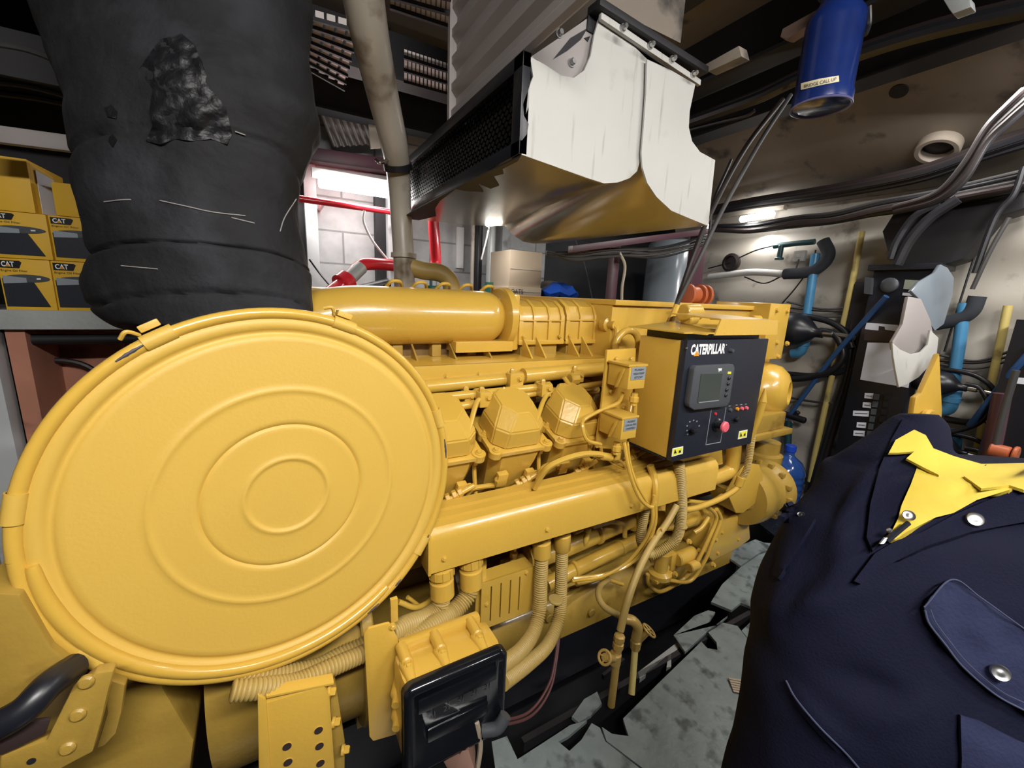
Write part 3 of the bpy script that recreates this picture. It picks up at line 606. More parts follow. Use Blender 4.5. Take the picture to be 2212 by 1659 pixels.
# skid / oil pan side, rounded top
b = newbm(); prof = [(1.15, -.03), (1.15, .05), (1.165, .10), (1.20, .135), (1.25, .15), (1.46, .20), (1.46, -.03)]
quadloft(b, [[V((x, y, z)) for y, z in prof] for x in (.15, 2.1)]); eo('oil_pan', b, YEL2, smooth=50)
b = newbm(); box(b, (-.3, 1.17, -.28), (2.2, 2.4, -.03)); eo('base_frame', b, BLK)
for x in (.55, 1.0, 1.55):
    b = newbm(); prism(b, [(x, 1.19, .13), (x, 1.46, .13), (x, 1.46, .42)], (.02, 0, 0)); box(b, (x-.05, 1.19, .12), (x+.07, 1.46, .14)); eo('mounting_foot', b, YEL2)
# cylinder heads with covers (V bank leaning towards the viewer)
al = math.radians(20); A = V((0, -math.sin(al), math.cos(al))); B = V((0, math.cos(al), math.sin(al))); X = V((1, 0, 0))
P2 = W(1073, 987, 'y', 1.03); P3_ = W(1213, 957, 'y', 1.03); sp = .268
print('cover corners', P2, P3_)
def head(c0, wd, idx):
    t = EN; L = .19
    def loc(u, v, w_): return c0+X*u+B*v+A*w_
    def ring(w_, ins, ch, u0=0, u1=None, v0=0, v1=None):
        u1 = wd if u1 is None else u1; v1 = L if v1 is None else v1
        a, b_, c, d = u0+ins, u1-ins, v0+ins, v1-ins
        return [loc(a+ch, c, w_), loc(b_-ch, c, w_), loc(b_, c+ch, w_), loc(b_, d-ch, w_), loc(b_-ch, d, w_), loc(a+ch, d, w_), loc(a, d-ch, w_), loc(a, c+ch, w_)]
    b = newbm(); quadloft(b, [ring(-.30, .034, .03), ring(-.12, .02, .03), ring(-.05, .010, .03), ring(0, .006, .03)])
    obox(b, loc(.03, -.012, -.12), X*.035, B*.02, A*.05, .003); obox(b, loc(wd-.07, -.012, -.12), X*.03, B*.02, A*.04, .003)
    obox(b, loc(wd*.45, -.02, -.20), X*.05, B*.03, A*.03, .003)
    hd = eo('cylinder_head', b, YEL)
    b = newbm(); quadloft(b, [ring(0, -.004, .028), ring(.012, -.004, .028)])
    for (u, v) in ((.012, .012), (wd-.012, .012), (.012, L*.5), (wd-.012, L*.5)):
        lathe(b, loc(u, v, -.006), A, [(.021, 0), (.021, .021)], 14)
    eo('cover_flange', b, YEL, hd)
    b = newbm(); R0 = ring(.012, .010, .034); R1 = ring(.07, .014, .036)
    a, b_, c, d = .044, wd-.046, .046, L-.014
    # upper facets: flat top hexagon, sloping front and cheeks
    R2 = [loc(a+.036, c, .118), loc(b_-.036, c, .118), loc(b_, c+.045, .122), loc(b_, d-.03, .128), loc(b_-.03, d, .130), loc(a+.03, d, .130), loc(a, d-.03, .128), loc(a, c+.045, .122)]
    quadloft(b, [R0, R1, R2]); bmesh.ops.recalc_face_normals(b, faces=b.faces); bmesh.ops.bevel(b, geom=list(b.edges), offset=.0045, segments=2, affect='EDGES')
    eo('valve_cover', b, YEL, hd, smooth=22)
    for (u, v, w_, n_) in ((.012, .012, .016, A), (wd-.012, .012, .016, A), (.035, -.003, -.095, -B), (wd-.03, -.003, -.10, -B), (.012, L*.5, .016, A)):
        b = newbm(); bolt(b, loc(u, v, w_), n_, .0085, .009); eo('bolt', b, YEL, hd)
    # fuel line elbow on the front of the head
    b = newbm(); q0 = loc(.055, -.012, -.14); q1 = loc(wd-.02, -.015, -.085)
    tube(b, [loc(-.05, .02, -.24), loc(-.055, -.01, -.18), loc(-.02, -.02, -.15), q0, loc(.1, -.018, -.125), q1], .008, 10); eo('fuel_line', b, YEL, hd)
    for s in (.35, .5, .62):
        b = newbm(); p = q0.lerp(q1, s); d = (q1-q0).normalized(); lathe(b, p, d, [(.012, 0), (.014, .002), (.014, .012), (.012, .014)], 6); eo('line_nut', b, YEL, hd)
    b = newbm(); tube(b, [loc(-.035, .05, -.04), loc(-.03, .03, -.10), loc(-.02, .0, -.2), loc(-.02, .03, -.28)], .007, 8); lathe(b, loc(-.033, .045, -.055), A, [(.013, 0), (.013, .022)], 6); eo('injector_line', b, YEL, hd)
    # curved line over the cover
    pass
    return hd
for k in range(-2, 4): 
    c0 = V((P2.x-.012+k*.237, 1.03, P2.z)); head(c0, .205, k)
for pts in ([(1058, 858, 1.15), (1034, 864, 1.13), (1025, 884, 1.10), (1016, 918, 1.06), (1007, 950, 1.03)], [(1200, 842, 1.15), (1184, 850, 1.13), (1173, 868, 1.10), (1163, 896, 1.06), (1158, 912, 1.04)]):
    etube('return_line', pts, .008)
# side valley between heads (interior shade put into its colour) and head deck
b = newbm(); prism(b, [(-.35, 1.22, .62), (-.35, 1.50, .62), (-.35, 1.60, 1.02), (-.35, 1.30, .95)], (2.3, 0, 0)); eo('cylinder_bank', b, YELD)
# fuel rails above the heads
etube('fuel_rail', [(900, 838, 1.22), (1100, 818, 1.22), (1300, 796, 1.22)], .022)
b = newbm(); a, c = W(1130, 812, 'y', 1.21), W(1305, 796, 'y', 1.21); cyl(b, a, c, .027); eo('fuel_rail', b)
etube('fuel_rail', [(905, 863, 1.17), (1060, 848, 1.17), (1180, 835, 1.17)], .014)
etube('fuel_rail', [(925, 887, 1.15), (1030, 872, 1.15), (1045, 868, 1.15)], .013)
etube('fuel_rail', [(1060, 866, 1.17), (1180, 846, 1.17), (1300, 828, 1.17)], .011)
for x, y, r in ((1052, 858, .026), (1180, 838, .022), (1240, 818, .022), (1036, 850, .018), (1168, 832, .016)):
    b = newbm(); p = W(x, y, 'y', 1.17); lathe(b, p-V((.02, 0, 0)), X, [(r*.8, 0), (r, .004), (r, .034), (r*.8, .038)], 8); eo('rail_coupling', b)
for pts in ([(1085, 838, 1.15), (1100, 856, 1.14), (1120, 858, 1.14), (1140, 868, 1.13), (1144, 880, 1.13), (1138, 900, 1.13)], [(1218, 815, 1.15), (1235, 835, 1.14), (1258, 842, 1.14), (1266, 855, 1.13), (1262, 872, 1.13)], [(940, 880, 1.13), (975, 877, 1.13), (990, 885, 1.13), (992, 900, 1.13), (985, 918, 1.13)]):
    etube('injector_pipe', pts, .008)
for x, y in ((985, 890), (1125, 862), (1265, 838)):
    b = newbm(); p = W(x, y, 'y', 1.30); rcyl(b, p-A*.09, p+A*.02, .05, .008); rcyl(b, p+A*.0, p+A*.014, .058, .003); eo('pump_boss', b)
# small fittings that crowd the engine side
for k in range(9):
    b = newbm(); bolt(b, (.24+k*.115, 1.231, 1.09), (0, -1, 0), .007, .007); eo('ledge_bolt', b, YEL)
for x, y, yy, sx, sz in ((1045, 862, 1.14, .020, .024), (1176, 842, 1.14, .020, .022), (1112, 822, 1.19, .026, .026), (1245, 812, 1.18, .024, .022), (1010, 858, 1.18, .016, .02)):
    p = W(x, y, 'y', yy); b = newbm(); box(b, p-V((sx, .016, sz)), p+V((sx, .02, sz)), bev=.004); bk = eo('tee_block', b, YEL)
    b = newbm(); bolt(b, p+V((sx*.4, -.016, sz*.3)), (0, -1, 0), .008, .008); lathe(b, p+V((-sx*.4, 0, sz)), (0, 0, 1), [(.009, 0), (.009, .012), (.006, .016)], 6); eo('block_nut', b, YEL, bk)
for k, x in enumerate((900, 935, 975, 1015)):
    p = W(x, 822-k*2, 'y', 1.235); b = newbm(); box(b, p-V((.008, 0, .012)), p+V((.008, .02, .03)), bev=.002); eo('rail_clip', b, YEL)
for k, (pts, r) in enumerate((([(960, 1178, 1.2), (1060, 1165, 1.2), (1180, 1140, 1.2)], .012), ([(1240, 1150, 1.16), (1300, 1128, 1.16), (1345, 1132, 1.15), (1350, 1160, 1.14)], .010), ([(1380, 1095, 1.16), (1420, 1078, 1.16), (1452, 1068, 1.16)], .013), ([(860, 1300, 1.0), (900, 1312, 1.0), (935, 1290, 1.02), (940, 1250, 1.05)], .008), ([(880, 1290, 1.02), (925, 1318, 1.02), (965, 1300, 1.04)], .006), ([(1500, 1150, 1.06), (1515, 1140, 1.05), (1530, 1118, 1.06)], .010), ([(1410, 1250, 1.1), (1425, 1235, 1.08), (1450, 1238, 1.07)], .008), ([(1245, 1262, 1.13), (1300, 1250, 1.13), (1345, 1262, 1.12)], .009))):
    etube('small_pipe', pts, r)
for x, y, yy, r in ((1140, 1203, 1.18, .046), (1290, 1152, 1.18, .046), (1240, 1230, 1.15, .035), (1340, 1184, 1.15, .035), (1440, 1120, 1.2, .048)):
    b = newbm(); p = W(x, y, 'y', yy+.03); lathe(b, p-X*.008, X, [(r-.004, 0), (r, .002), (r, .014), (r-.004, .016)], 24); eo('hose_band', b, YEL)
for x, y in ((1510, 1190), (1488, 1170), (1540, 1220), (1545, 1165), (1440, 1225), (1458, 1240)):
    b = newbm(); p = W(x, y, 'y', 1.09); bolt(b, p, (0, -1, .2), .010, .012); eo('cap_screw', b, YEL)
for x in (.35, .62, .88, 1.15):
    b = newbm(); box(b, (x, 1.40, .30), (x+.17, 1.46, .52), bev=.012); cvr = eo('inspection_cover', b, YEL2)
    for dx, dz in ((.02, .02), (.15, .02), (.02, .20), (.15, .20)):
        b = newbm(); bolt(b, (x+dx, 1.40, .30+dz), (0, -1, 0), .009, .008); eo('bolt', b, YEL2, cvr)
# ledge slab
zl = 1.12; b = newbm(); box(b, (.16, 1.24, zl-.05), (1.22, 2.2, zl), bev=.003); eo('top_ledge', b, YEL)
b = newbm(); box(b, (.16, 1.232, zl-.062), (1.24, 1.25, zl+.004), bev=.002); eo('ledge_lip', b, YEL)
# charge air housings
HY = 1.40
def housing(px0, px1, nm):
    a, c = W(px0, 742, 'y', HY), W(px1, 742, 'y', HY); x0, x1 = a.x, c.x; zb = zl+.055; zt = W(px0, 648, 'y', HY+.05).z
    b = newbm(); h = zt-zb; prof = [(HY, zb), (HY, zb+h*.62), (HY+.02, zb+h*.85), (HY+.06, zb+h*.97), (HY+.12, zb+h), (HY+.5, zb+h), (HY+.62, zb+h*.6), (HY+.62, zb)]
    quadloft(b, [[V((x, y, z)) for y, z in prof] for x in (x0+.004, x1-.004)]); bmesh.ops.recalc_face_normals(b, faces=b.faces)
    t = eo('charge_air_housing', b, YEL, smooth=35)
    n = 3
    for k in range(n+1):
        x = x0+(x1-x0)*(k/n); w_ = .012 if 0 < k < n else .018; b = newbm(); pr_ = [(y-.008 if i < 3 else y, z+(.008 if i in (3, 4, 5) else 0)) for i, (y, z) in enumerate(prof)]
        x = min(max(x, x0+w_/2), x1-w_/2); quadloft(b, [[V((xx, y, z)) for y, z in pr_] for xx in (x-w_/2, x+w_/2)]); eo('rib', b, YEL, t)
    b = newbm(); box(b, (x0, HY-.009, zb+h*.50), (x1, HY, zb+h*.54), bev=.002); eo('cross_rib', b, YEL, t)
    b = newbm(); box(b, (x0, HY-.012, zb-.012), (x1, HY+.6, zb+.006), bev=.002); eo('base_flange', b, YEL, t)
    b = newbm(); box(b, (x0+.02, HY+.01, zl), (x1-.02, HY+.5, zb)); eo('plinth', b, YEL2, t)
    for x in (x0+.015, x0+(x1-x0)*.36):
        b = newbm(); prism(b, [(x, HY-.01, zb+.02), (x, HY-.01, zl+.0), (x, HY-.085, zl+.0)], (.007, 0, 0)); eo('gusset', b, YEL, t)
    for x in (x0+.02, x1-.02): 
        b = newbm(); bolt(b, (x, HY-.012, zb+.02), (0, -1, 0), .006, .006); eo('bolt', b, YEL, t)
housing(1118, 1214, 0); housing(1218, 1308, 1)
# flange ring and the big intake tube
a = W(1100, 690, 'y', HY+.08); r_in = .098; zc = zl+.055+.088; xr = W(1098, 690, 'y', HY).x; xl = W(800, 690, 'y', HY).x
yc = HY+.06
b = newbm(); lathe(b, (xr-.015, yc, zc), X, [(r_in+.006, 0), (r_in+.018, .004), (r_in+.018, .03), (r_in, .034)], 40); eo('tube_flange', b)
b = newbm(); box(b, (xr+.01, HY+.0, zl+.02), (xr+.05, HY+.5, zc+r_in*.95), bev=.01); eo('end_plate', b)
b = newbm(); box(b, (xl-.2, yc+.02, zl), (xr, yc+.3, zc-.095)); eo('valley_shade_block', b, YELD)  # dark block added to stand in for the shade under the tube
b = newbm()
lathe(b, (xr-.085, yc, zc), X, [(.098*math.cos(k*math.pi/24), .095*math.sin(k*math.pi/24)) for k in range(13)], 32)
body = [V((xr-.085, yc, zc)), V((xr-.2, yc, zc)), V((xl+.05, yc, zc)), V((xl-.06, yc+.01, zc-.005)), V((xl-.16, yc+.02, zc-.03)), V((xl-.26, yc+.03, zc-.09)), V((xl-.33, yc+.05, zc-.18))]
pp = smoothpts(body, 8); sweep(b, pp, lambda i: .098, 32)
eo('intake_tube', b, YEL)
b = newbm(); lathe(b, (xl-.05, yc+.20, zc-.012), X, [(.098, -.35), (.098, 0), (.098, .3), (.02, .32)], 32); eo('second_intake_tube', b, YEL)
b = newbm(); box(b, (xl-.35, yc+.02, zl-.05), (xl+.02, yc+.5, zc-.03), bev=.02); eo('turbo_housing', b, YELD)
b = newbm(); rcyl(b, (xl-.1, yc-.02, zl+.02), (xl-.02, yc-.02, zl+.02), .05); eo('intake_support', b, YEL2)
for x in (xl+.08, xl+.22, xl+.36): 
    b = newbm(); box(b, (x, yc-.02, zl), (x+.035, yc+.3, zc-.09), bev=.004); prism(b, [(x+.06, yc-.03, zl+.05), (x+.06, yc-.03, zl), (x+.06, yc-.10, zl)], (.006, 0, 0)); eo('tube_support', b, YEL2)
b = newbm(); a, c = W(985, 742, 'y', 1.38), W(1108, 742, 'y', 1.38); box(b, (a.x, 1.38, zl+.02), (c.x, 1.6, zl+.06), bev=.003); eo('side_box', b, YEL)
for k in range(5):
    b = newbm(); p = V((xl+.1+k*.09, yc+.02, zc+r_in)); tube(b, [p+V((-.025, .02, 0)), p+V((-.01, 0, .018)), p+V((.02, .01, .018)), p+V((.035, .04, 0))], .006, 8); eo('top_clip', b, YEL)
# ------------------------------------------------------------------ wiring duct (long rail)
b = newbm(); x0 = W(928, 1190, 'y', .93).x; x1 = 1.50; zt = .748; zb = .625
prof = [(.93, zb), (.93, zt-.030), (.936, zt-.014), (.948, zt-.002), (.968, zt+.002), (.970, zt-.006), (.974, zt-.006), (.976, zt+.006), (1.000, zt+.009), (1.002, zt+.001), (1.008, zt+.001), (1.010, zt+.013), (1.045, zt+.016), (1.05, zt), (1.05, zb)]
quadloft(b, [[V((x, y, z)) for y, z in prof] for x in (x0, x1)]); wd_ = eo('wiring_duct', b, YEL, smooth=25)
b = newbm(); box(b, (x0-.004, .928, zb-.004), (x0+.004, 1.05, zt-.012), bev=.001); eo('end_cap', b, YEL, wd_)
for x in (x0+.04, x0+.37, x0+.72):
    b = newbm(); bolt(b, (x, .929, zb+.035), (0, -1, 0), .006, .006); eo('bolt', b, YEL, wd_)
b = newbm(); prism(b, YP([(1480, 985), (1560, 970), (1562, 1003), (1480, 1020)], 1.02), (0, .14, 0), .003); eo('duct_end_box', b, YEL, wd_)
# ------------------------------------------------------------------ corrugated conduits
def conduit(pts, r, m=HOSEY, coup=None):
    b = newbm(); P = P3(pts); corr(b, P, r); o = eo('corrugated_conduit', b, m, smooth=80)
    if coup:
        a, c = P3(coup); d = (c-a).normalized(); L = (c-a).length; b = newbm()
        lathe(b, a, d, [(r*1.15, 0), (r*1.35, .004), (r*1.35, L*.30), (r*1.12, L*.33), (r*1.12, L*.42), (r*1.30, L*.45), (r*1.30, L*.95), (r*1.1, L)], 20)
        for k in range(10):
            t_ = k/10*2*math.pi; f1, f2 = frame(d); q = a+d*L*.02+(f1*math.cos(t_)+f2*math.sin(t_))*r*1.36; obox(b, q-f1*.001, f1*.002, d*L*.26, f2*.002)
        eo('coupling', b, YEL, o)
    return o
conduit([(955, 1285, .96), (948, 1312, .955), (920, 1335, .94), (880, 1350, .91), (840, 1372, .88)], .026, coup=[(952, 1222, .965), (956, 1288, .96)])
conduit([(1018, 1262, .97), (1008, 1290, .96), (975, 1325, .94), (920, 1360, .90), (870, 1395, .87)], .026, coup=[(1016, 1196, .975), (1018, 1268, .97)])
conduit([(1170, 1198, 1.0), (1168, 1260, .99), (1165, 1320, .97), (1150, 1370, .93), (1120, 1410, .88), (1075, 1442, .82)], .0235, coup=[(1170, 1142, 1.0), (1170, 1202, 1.0)])
conduit([(1214, 1186, 1.0), (1212, 1260, .99), (1208, 1330, .97), (1185, 1390, .92), (1145, 1430, .87), (1085, 1475, .80)], .022, coup=[(1216, 1126, 1.0), (1214, 1188, 1.0)])
conduit([(1466, 1000, .93), (1470, 1040, .93), (1472, 1110, .94), (1462, 1160, .96), (1435, 1185, .98), (1405, 1200, 1.0)], .021)
conduit([(1398, 1075, 1.0), (1390, 1120, 1.0), (1384, 1165, 1.0), (1400, 1195, 1.0), (1430, 1190, .99), (1455, 1165, .97)], .019, coup=[(1402, 1062, 1.0), (1396, 1096, 1.0)])
conduit([(1632, 880, .95), (1624, 950, .95), (1614, 1010, .96), (1596, 1045, .98)], .014)
for x, y, yy in ((1450, 1140, .95), (1180, 1300, .965)):
    b = newbm(); p = W(x+20, y-4, 'y', yy); lathe(b, p-V((0, 0, .004)), (.1, 0, 1), [(.024, 0), (.0255, .002), (.0255, .007), (.024, .009)], 20); eo('cable_tie', b, HOSEY)
conduit([(500, 1492, .80), (560, 1487, .80), (640, 1475, .82), (720, 1440, .84), (790, 1410, .86)], .020)
conduit([(520, 1462, .86), (600, 1462, .86), (680, 1448, .87), (740, 1418, .89), (800, 1392, .9)], .024)
# ------------------------------------------------------------------ heat shield, pipes, pump, starter
b = newbm()
SH = [(1035, 1292), (1040, 1262), (1100, 1243), (1148, 1222), (1152, 1302), (1130, 1322), (1070, 1352), (1030, 1348)]
def slotplate(bm, y):
    a, c = W(1040, 1280, 'y', y), W(1150, 1290, 'y', y); zt_ = W(1095, 1244, 'y', y).z; zb_ = W(1095, 1340, 'y', y).z; n = 5; x0_, x1_ = a.x, c.x+.0; g = .005
    xs = [x0_+(x1_-x0_)*t_ for t_ in (.18, .36, .54, .72)]; pv = x0_
    for x in xs+[x1_]: box(bm, (pv, y, zb_+.02), (x-(g/2 if x != x1_ else 0), y+.005, zt_-.02)); pv = x+g/2
    box(bm, (x0_, y, zt_-.02), (x1_, y+.005, zt_)); box(bm, (x0_, y, zb_), (x1_, y+.005, zb_+.02)); box(bm, (x0_, y+.004, zt_-.006), (x1_, y+.06, zt_))
    return x0_, x1_, zb_, zt_
sx0, sx1, sz0, sz1 = slotplate(b, 1.02); 
hsd = eo('slotted_shield', b, YEL)
for x in (sx0+.02, sx1-.03):
    b = newbm(); bolt(b, (x, 1.02, sz1-.012 if x > sx0+.05 else sz0+.09), (0, -1, 0), .006, .006); eo('bolt', b, YEL, hsd)
b = newbm(); a = W(1030, 1215, 'y', 1.04); box(b, (a.x, 1.04, sz0), (a.x+.035, 1.05, a.z), bev=.002); eo('shield_strap', b, YEL, hsd)
etube('coolant_pipe', [(1090, 1232, 1.22), (1230, 1178, 1.22), (1370, 1118, 1.22), (1440, 1098, 1.24)], .040, YEL, 20)
etube('coolant_pipe', [(1180, 1262, 1.18), (1280, 1212, 1.18), (1375, 1168, 1.18), (1420, 1150, 1.2)], .030, YEL, 20)
etube('coolant_pipe', [(1430, 1125, 1.15), (1480, 1120, 1.15), (1545, 1100, 1.18)], .045, YEL, 20)
for x, y, yy in ((1506, 1112, 1.15), (1365, 1120, 1.22), (1410, 1110, 1.22)):
    b = newbm(); p = W(x, y, 'y', yy); rcyl(b, p-X*.012, p+X*.018, .056, .004); eo('pipe_clamp', b, YEL)
etube('riser_pipe', [(1586, 950, 1.02), (1584, 985, 1.02), (1577, 1015, 1.02), (1550, 1030, 1.02), (1510, 1042, 1.03), (1470, 1060, 1.05), (1455, 1090, 1.08), (1452, 1120, 1.1)], .030, YEL, 20)
etube('lube_hose', [(1598, 1046, .98), (1585, 1060, .97), (1550, 1080, .96), (1500, 1098, .95), (1470, 1100, .96)], .012)
etube('lube_hose', [(1485, 1082, 1.0), (1530, 1085, 1.02), (1560, 1070, 1.04)], .009)
b = newbm(); p = W(1594, 1050, 'y', .975); q = W(1602, 1030, 'y', .97); rcyl(b, p, q, .018, .003); eo('hose_nut', b)
etube('twin_oil_line', [(1548, 1100, 1.05), (1556, 1115, 1.05), (1555, 1130, 1.05), (1535, 1180, 1.05), (1520, 1215, 1.05), (1490, 1255, 1.06), (1440, 1252, 1.08), (1405, 1238, 1.1)], .009)
etube('twin_oil_line', [(1530, 1095, 1.05), (1545, 1110, 1.05), (1545, 1130, 1.05), (1525, 1175, 1.05), (1505, 1215, 1.05), (1480, 1248, 1.06)], .009)
etube('drain_line', [(1400, 1240, 1.1), (1402, 1262, 1.1), (1425, 1278, 1.1), (1460, 1262, 1.1), (1490, 1240, 1.1)], .009)
b = newbm(); prism(b, YP([(1535, 1130), (1618, 1108), (1622, 1165), (1600, 1182), (1540, 1215), (1520, 1190)], 1.10), (0, .25, 0), .012); st = eo('sea_water_pump', b, YEL)
for x, y in ((1560, 1150), (1600, 1125), (1595, 1165), (1550, 1195)):
    b = newbm(); bolt(b, W(x, y, 'y', 1.10), (0, -1, 0), .008, .008); eo('bolt', b, YEL, st)
b = newbm(); p = W(1470, 1205, 'y', 1.1); rcyl(b, p-X*.03, p+X*.09, .035, .006); rcyl(b, p+X*.0-V((0, .05, .02)), p+X*.06-V((0, .05, .02)), .022, .004); box(b, p-V((.06, 0, .06)), p+V((-.02, .06, .03)), bev=.008); eo('relief_valve', b)
b = newbm(); p = W(1430, 1205, 'y', 1.08); lathe(b, p-V((0, 0, .09)), (0, 0, 1), [(.05, 0), (.05, .02), (.03, .03), (.03, .09), (.04, .12)], 20); box(b, p-V((.05, .03, .10)), p+V((.05, .04, -.085)), bev=.004); eo('filter_base', b)
for x, y in ((1350, 1290), (1260, 1300)):
    b = newbm(); p = W(x-90, y+15, 'y', 1.2); rcyl(b, p-V((0, .06, 0)), p+V((0, .02, 0)), .014, .003); rcyl(b, p-V((0, .062, 0)), p-V((0, .05, 0)), .018, .002); eo('drain_plug', b, YEL2)
# sensors hanging below the duct
for x, y, yy in ((1266, 1150, 1.1), (1105, 1205, 1.1)):
    p = W(x, y, 'y', yy); b = newbm(); lathe(b, p+V((0, 0, -.06)), (.1, 0, 1), [(.003, 0), (.010, .015), (.012, .04), (.009, .06), (.014, .062), (.014, .08), (.004, .085)], 12); tube(b, [p+V((.01, 0, .02)), p+V((.02, 0, .06)), p+V((.06, .03, .08))], .006, 8); eo('sensor', b)
b = newbm(); a = W(1290, 1118, 'y', 1.12); rcyl(b, a, a+X*.09+V((0, 0, .02)), .014, .003); box(b, a+V((-.01, 0, -.05)), a+V((.1, .02, .04)), bev=.004); eo('sensor_bracket', b)
# alternator-like unit at the far right with flat guard plate
b = newbm(); p = W(1655, 1052, 'y', 1.12); L_ = .36
lathe(b, p-X*.26, X, [(.06, 0), (.145, .01), (.15, .05), (.15, .10), (.135, .12), (.135, .2), (.15, .22), (.15, .27), (.11, .30), (.05, .31), (.05, .34)], 36)
for k in range(14):
    t_ = k/14*2*math.pi; q = p-X*.05+V((0, math.cos(t_), math.sin(t_)))*.145; box(b, q-V((.01, .012, .012)), q+V((.012, .012, .012)), bev=.003)
al_ = eo('alternator', b, YEL2)
b = newbm(); prism(b, YP([(1570, 1062), (1588, 1030), (1615, 1000), (1640, 1004), (1648, 1030), (1645, 1062), (1630, 1088), (1605, 1108), (1590, 1108)], 1.03), (0, .006, 0), .001); eo('guard_plate', b, YEL, al_)
b = newbm(); prism(b, YP([(1575, 1060), (1590, 1108), (1650, 1092), (1640, 1075)], 1.035), (0, .12, 0), .004); eo('guard_bracket', b, YEL2, al_)
# ------------------------------------------------------------------ header tank and right end
TY = 1.30; b = newbm(); a, c = W(1324, 655, 'y', TY), W(1672, 712, 'y', TY)
box(b, (a.x, TY, .98), (2.42, TY+.75, 1.345), bev=.008); ht = eo('header_tank', b, YEL)
b = newbm(); box(b, (a.x-.004, TY-.02, 1.33), (2.45, TY+.77, 1.352), bev=.003); eo('tank_rim', b, YEL, ht)
b = newbm(); q0, q1 = W(1666, 655, 'y', 1.2), W(1710, 655, 'y', 1.2); zb2 = W(1690, 775, 'y', 1.2).z; box(b, (q0.x, 1.2, zb2), (q1.x, 1.5, q0.z), bev=.006); eo('end_bracket', b, YEL, ht)
for x, y in ((1678, 670), (1700, 672), (1678, 740), (1700, 742), (1680, 770)):
    b = newbm(); bolt(b, W(x, y, 'y', 1.2), (0, -1, 0), .010, .01); eo('bolt', b, YEL, ht)
for (p0_, p1_, r) in (((1475, 675), (1508, 675), .035), ((1480, 690), (1500, 686), .03), ((1535, 687), (1655, 692), .008), ((1625, 690), (1640, 690), .02)):
    b = newbm(); a_, c_ = W(*p0_, 'y', 1.22), W(*p1_, 'y', 1.22); rcyl(b, a_, c_, r, .004); eo('vent_fitting', b, YEL, ht)
b = newbm(); cc = W(1355, 748, 'y', 1.2); sweep(b, [cc+V((math.cos(k/28*2*math.pi)*.062, 0, math.sin(k/28*2*math.pi)*.062)) for k in range(29)], .014, 12); eo('lifting_eye', b, YEL, ht)
b = newbm(); p = W(1305, 700, 'y', 1.35); lathe(b, p, (0, -1, 0), [(.03, 0), (.03, .03), (.018, .035), (.018, .07)], 12); tube(b, [p+V((0, -.03, .0)), p+V((.0, -.08, -.02)), p+V((-.01, -.08, -.09))], .012, 8); eo('vent_elbow', b, YEL)
b = newbm(); p = W(1668, 845, 'y', 1.2); d = V((.30, -.95, .05))
lathe(b, p, d, [(.13, -.16), (.16, -.15), (.16, -.10), (.15, -.09), (.155, -.04), (.135, .03), (.10, .065), (.062, .08), (.052, .075), (.05, .02)], 36); ph = eo('pump_housing', b, YEL)
for k in range(6):
    t_ = k/6*6.283; f1, f2 = frame(d); b = newbm(); bolt(b, p-d.normalized()*.09+(f1*math.cos(t_)+f2*math.sin(t_))*.15, d, .010, .012); eo('bolt', b, YEL, ph)
b = newbm(); a, c = W(1640, 900, 'y', 1.1), W(1706, 916, 'y', 1.1); box(b, (a.x-.05, 1.1, a.z-.09), (c.x-.05, 1.35, a.z), bev=.01); box(b, (a.x-.1, 1.08, a.z-.12), (c.x, 1.36, a.z-.09), bev=.004); eo('pump_bracket', b, YEL2)
b = newbm(); p = W(1655, 960, 'y', 1.2); lathe(b, p-V((0, 0, .1)), (0, 0, 1), [(.07, 0), (.09, .01), (.09, .05), (.07, .06), (.07, .12)], 20); eo('thermostat_housing', b, YEL2)
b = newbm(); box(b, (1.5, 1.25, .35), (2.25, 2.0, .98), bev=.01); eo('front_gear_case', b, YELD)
# ------------------------------------------------------------------ mounting plate with two junction boxes
b = newbm(); prism(b, YP([(1312, 756), (1374, 752), (1372, 800), (1352, 972), (1288, 968), (1302, 860)], 1.0), (0, .01, 0), .002); mp = eo('mounting_plate', b, YEL)
for x, y in ((1330, 775), (1362, 775), (1312, 938), (1345, 880), (1318, 845)):
    b = newbm(); rcyl(b, W(x, y, 'y', 1.0)-V((0, .012, 0)), W(x, y, 'y', 1.0), .008, .002); eo('bolt', b, YEL, mp)
def jbox(fx0, fx1, fy0, fy1, y, label, lines):
    a, c = W(fx0, fy1, 'y', y), W(fx1, fy0, 'y', y); b = newbm(); box(b, (a.x, y, a.z), (c.x, .99, c.z), bev=.0025)
    t = thing('junction_box', label, 'junction box', ((a.x+c.x)/2, .95, a.z)); obj('box_body', b, YEL, t)
    w_, h_ = c.x-a.x, c.z-a.z
    b = newbm(); box(b, (a.x-.004, y-.002, c.z-.004), (c.x+.004, .992, c.z+.003), bev=.001); obj('lid_edge', b, YEL, t)
    b = newbm(); box(b, (a.x+w_*.12, y-.0018, a.z+h_*.40), (a.x+w_*.96, y, a.z+h_*.92)); obj('label_plate', b, LBLG, t)
    for k, s in enumerate(lines): text('label_text', s, (a.x+w_*.54, y-.0028, a.z+h_*(.82-.16*k)), (1, 0, 0), (0, 0, 1), w_*(.35+.06*len(s)/2), h_*.085, BLK, t)
    b = newbm(); o = V((a.x-.004, y+.012, c.z-.01)); obox(b, o, (0, .010, -.003), (0, .055*.45, -h_*.85), (-.006, 0, 0), .001); obj('side_latch', b, YEL, t)
    return t, a, c
jt1, a1, c1 = jbox(1355, 1397, 788, 842, .90, 'upper yellow junction box with grey label beside the control cabinet', ('FLASH', 'HIGH TEMP', 'STOP'))
jt2, a2, c2 = jbox(1340, 1378, 899, 951, .89, 'lower yellow junction box with grey label beside the control cabinet', ('ALARM', 'LOW OIL PRES', 'OVERSPEED'))
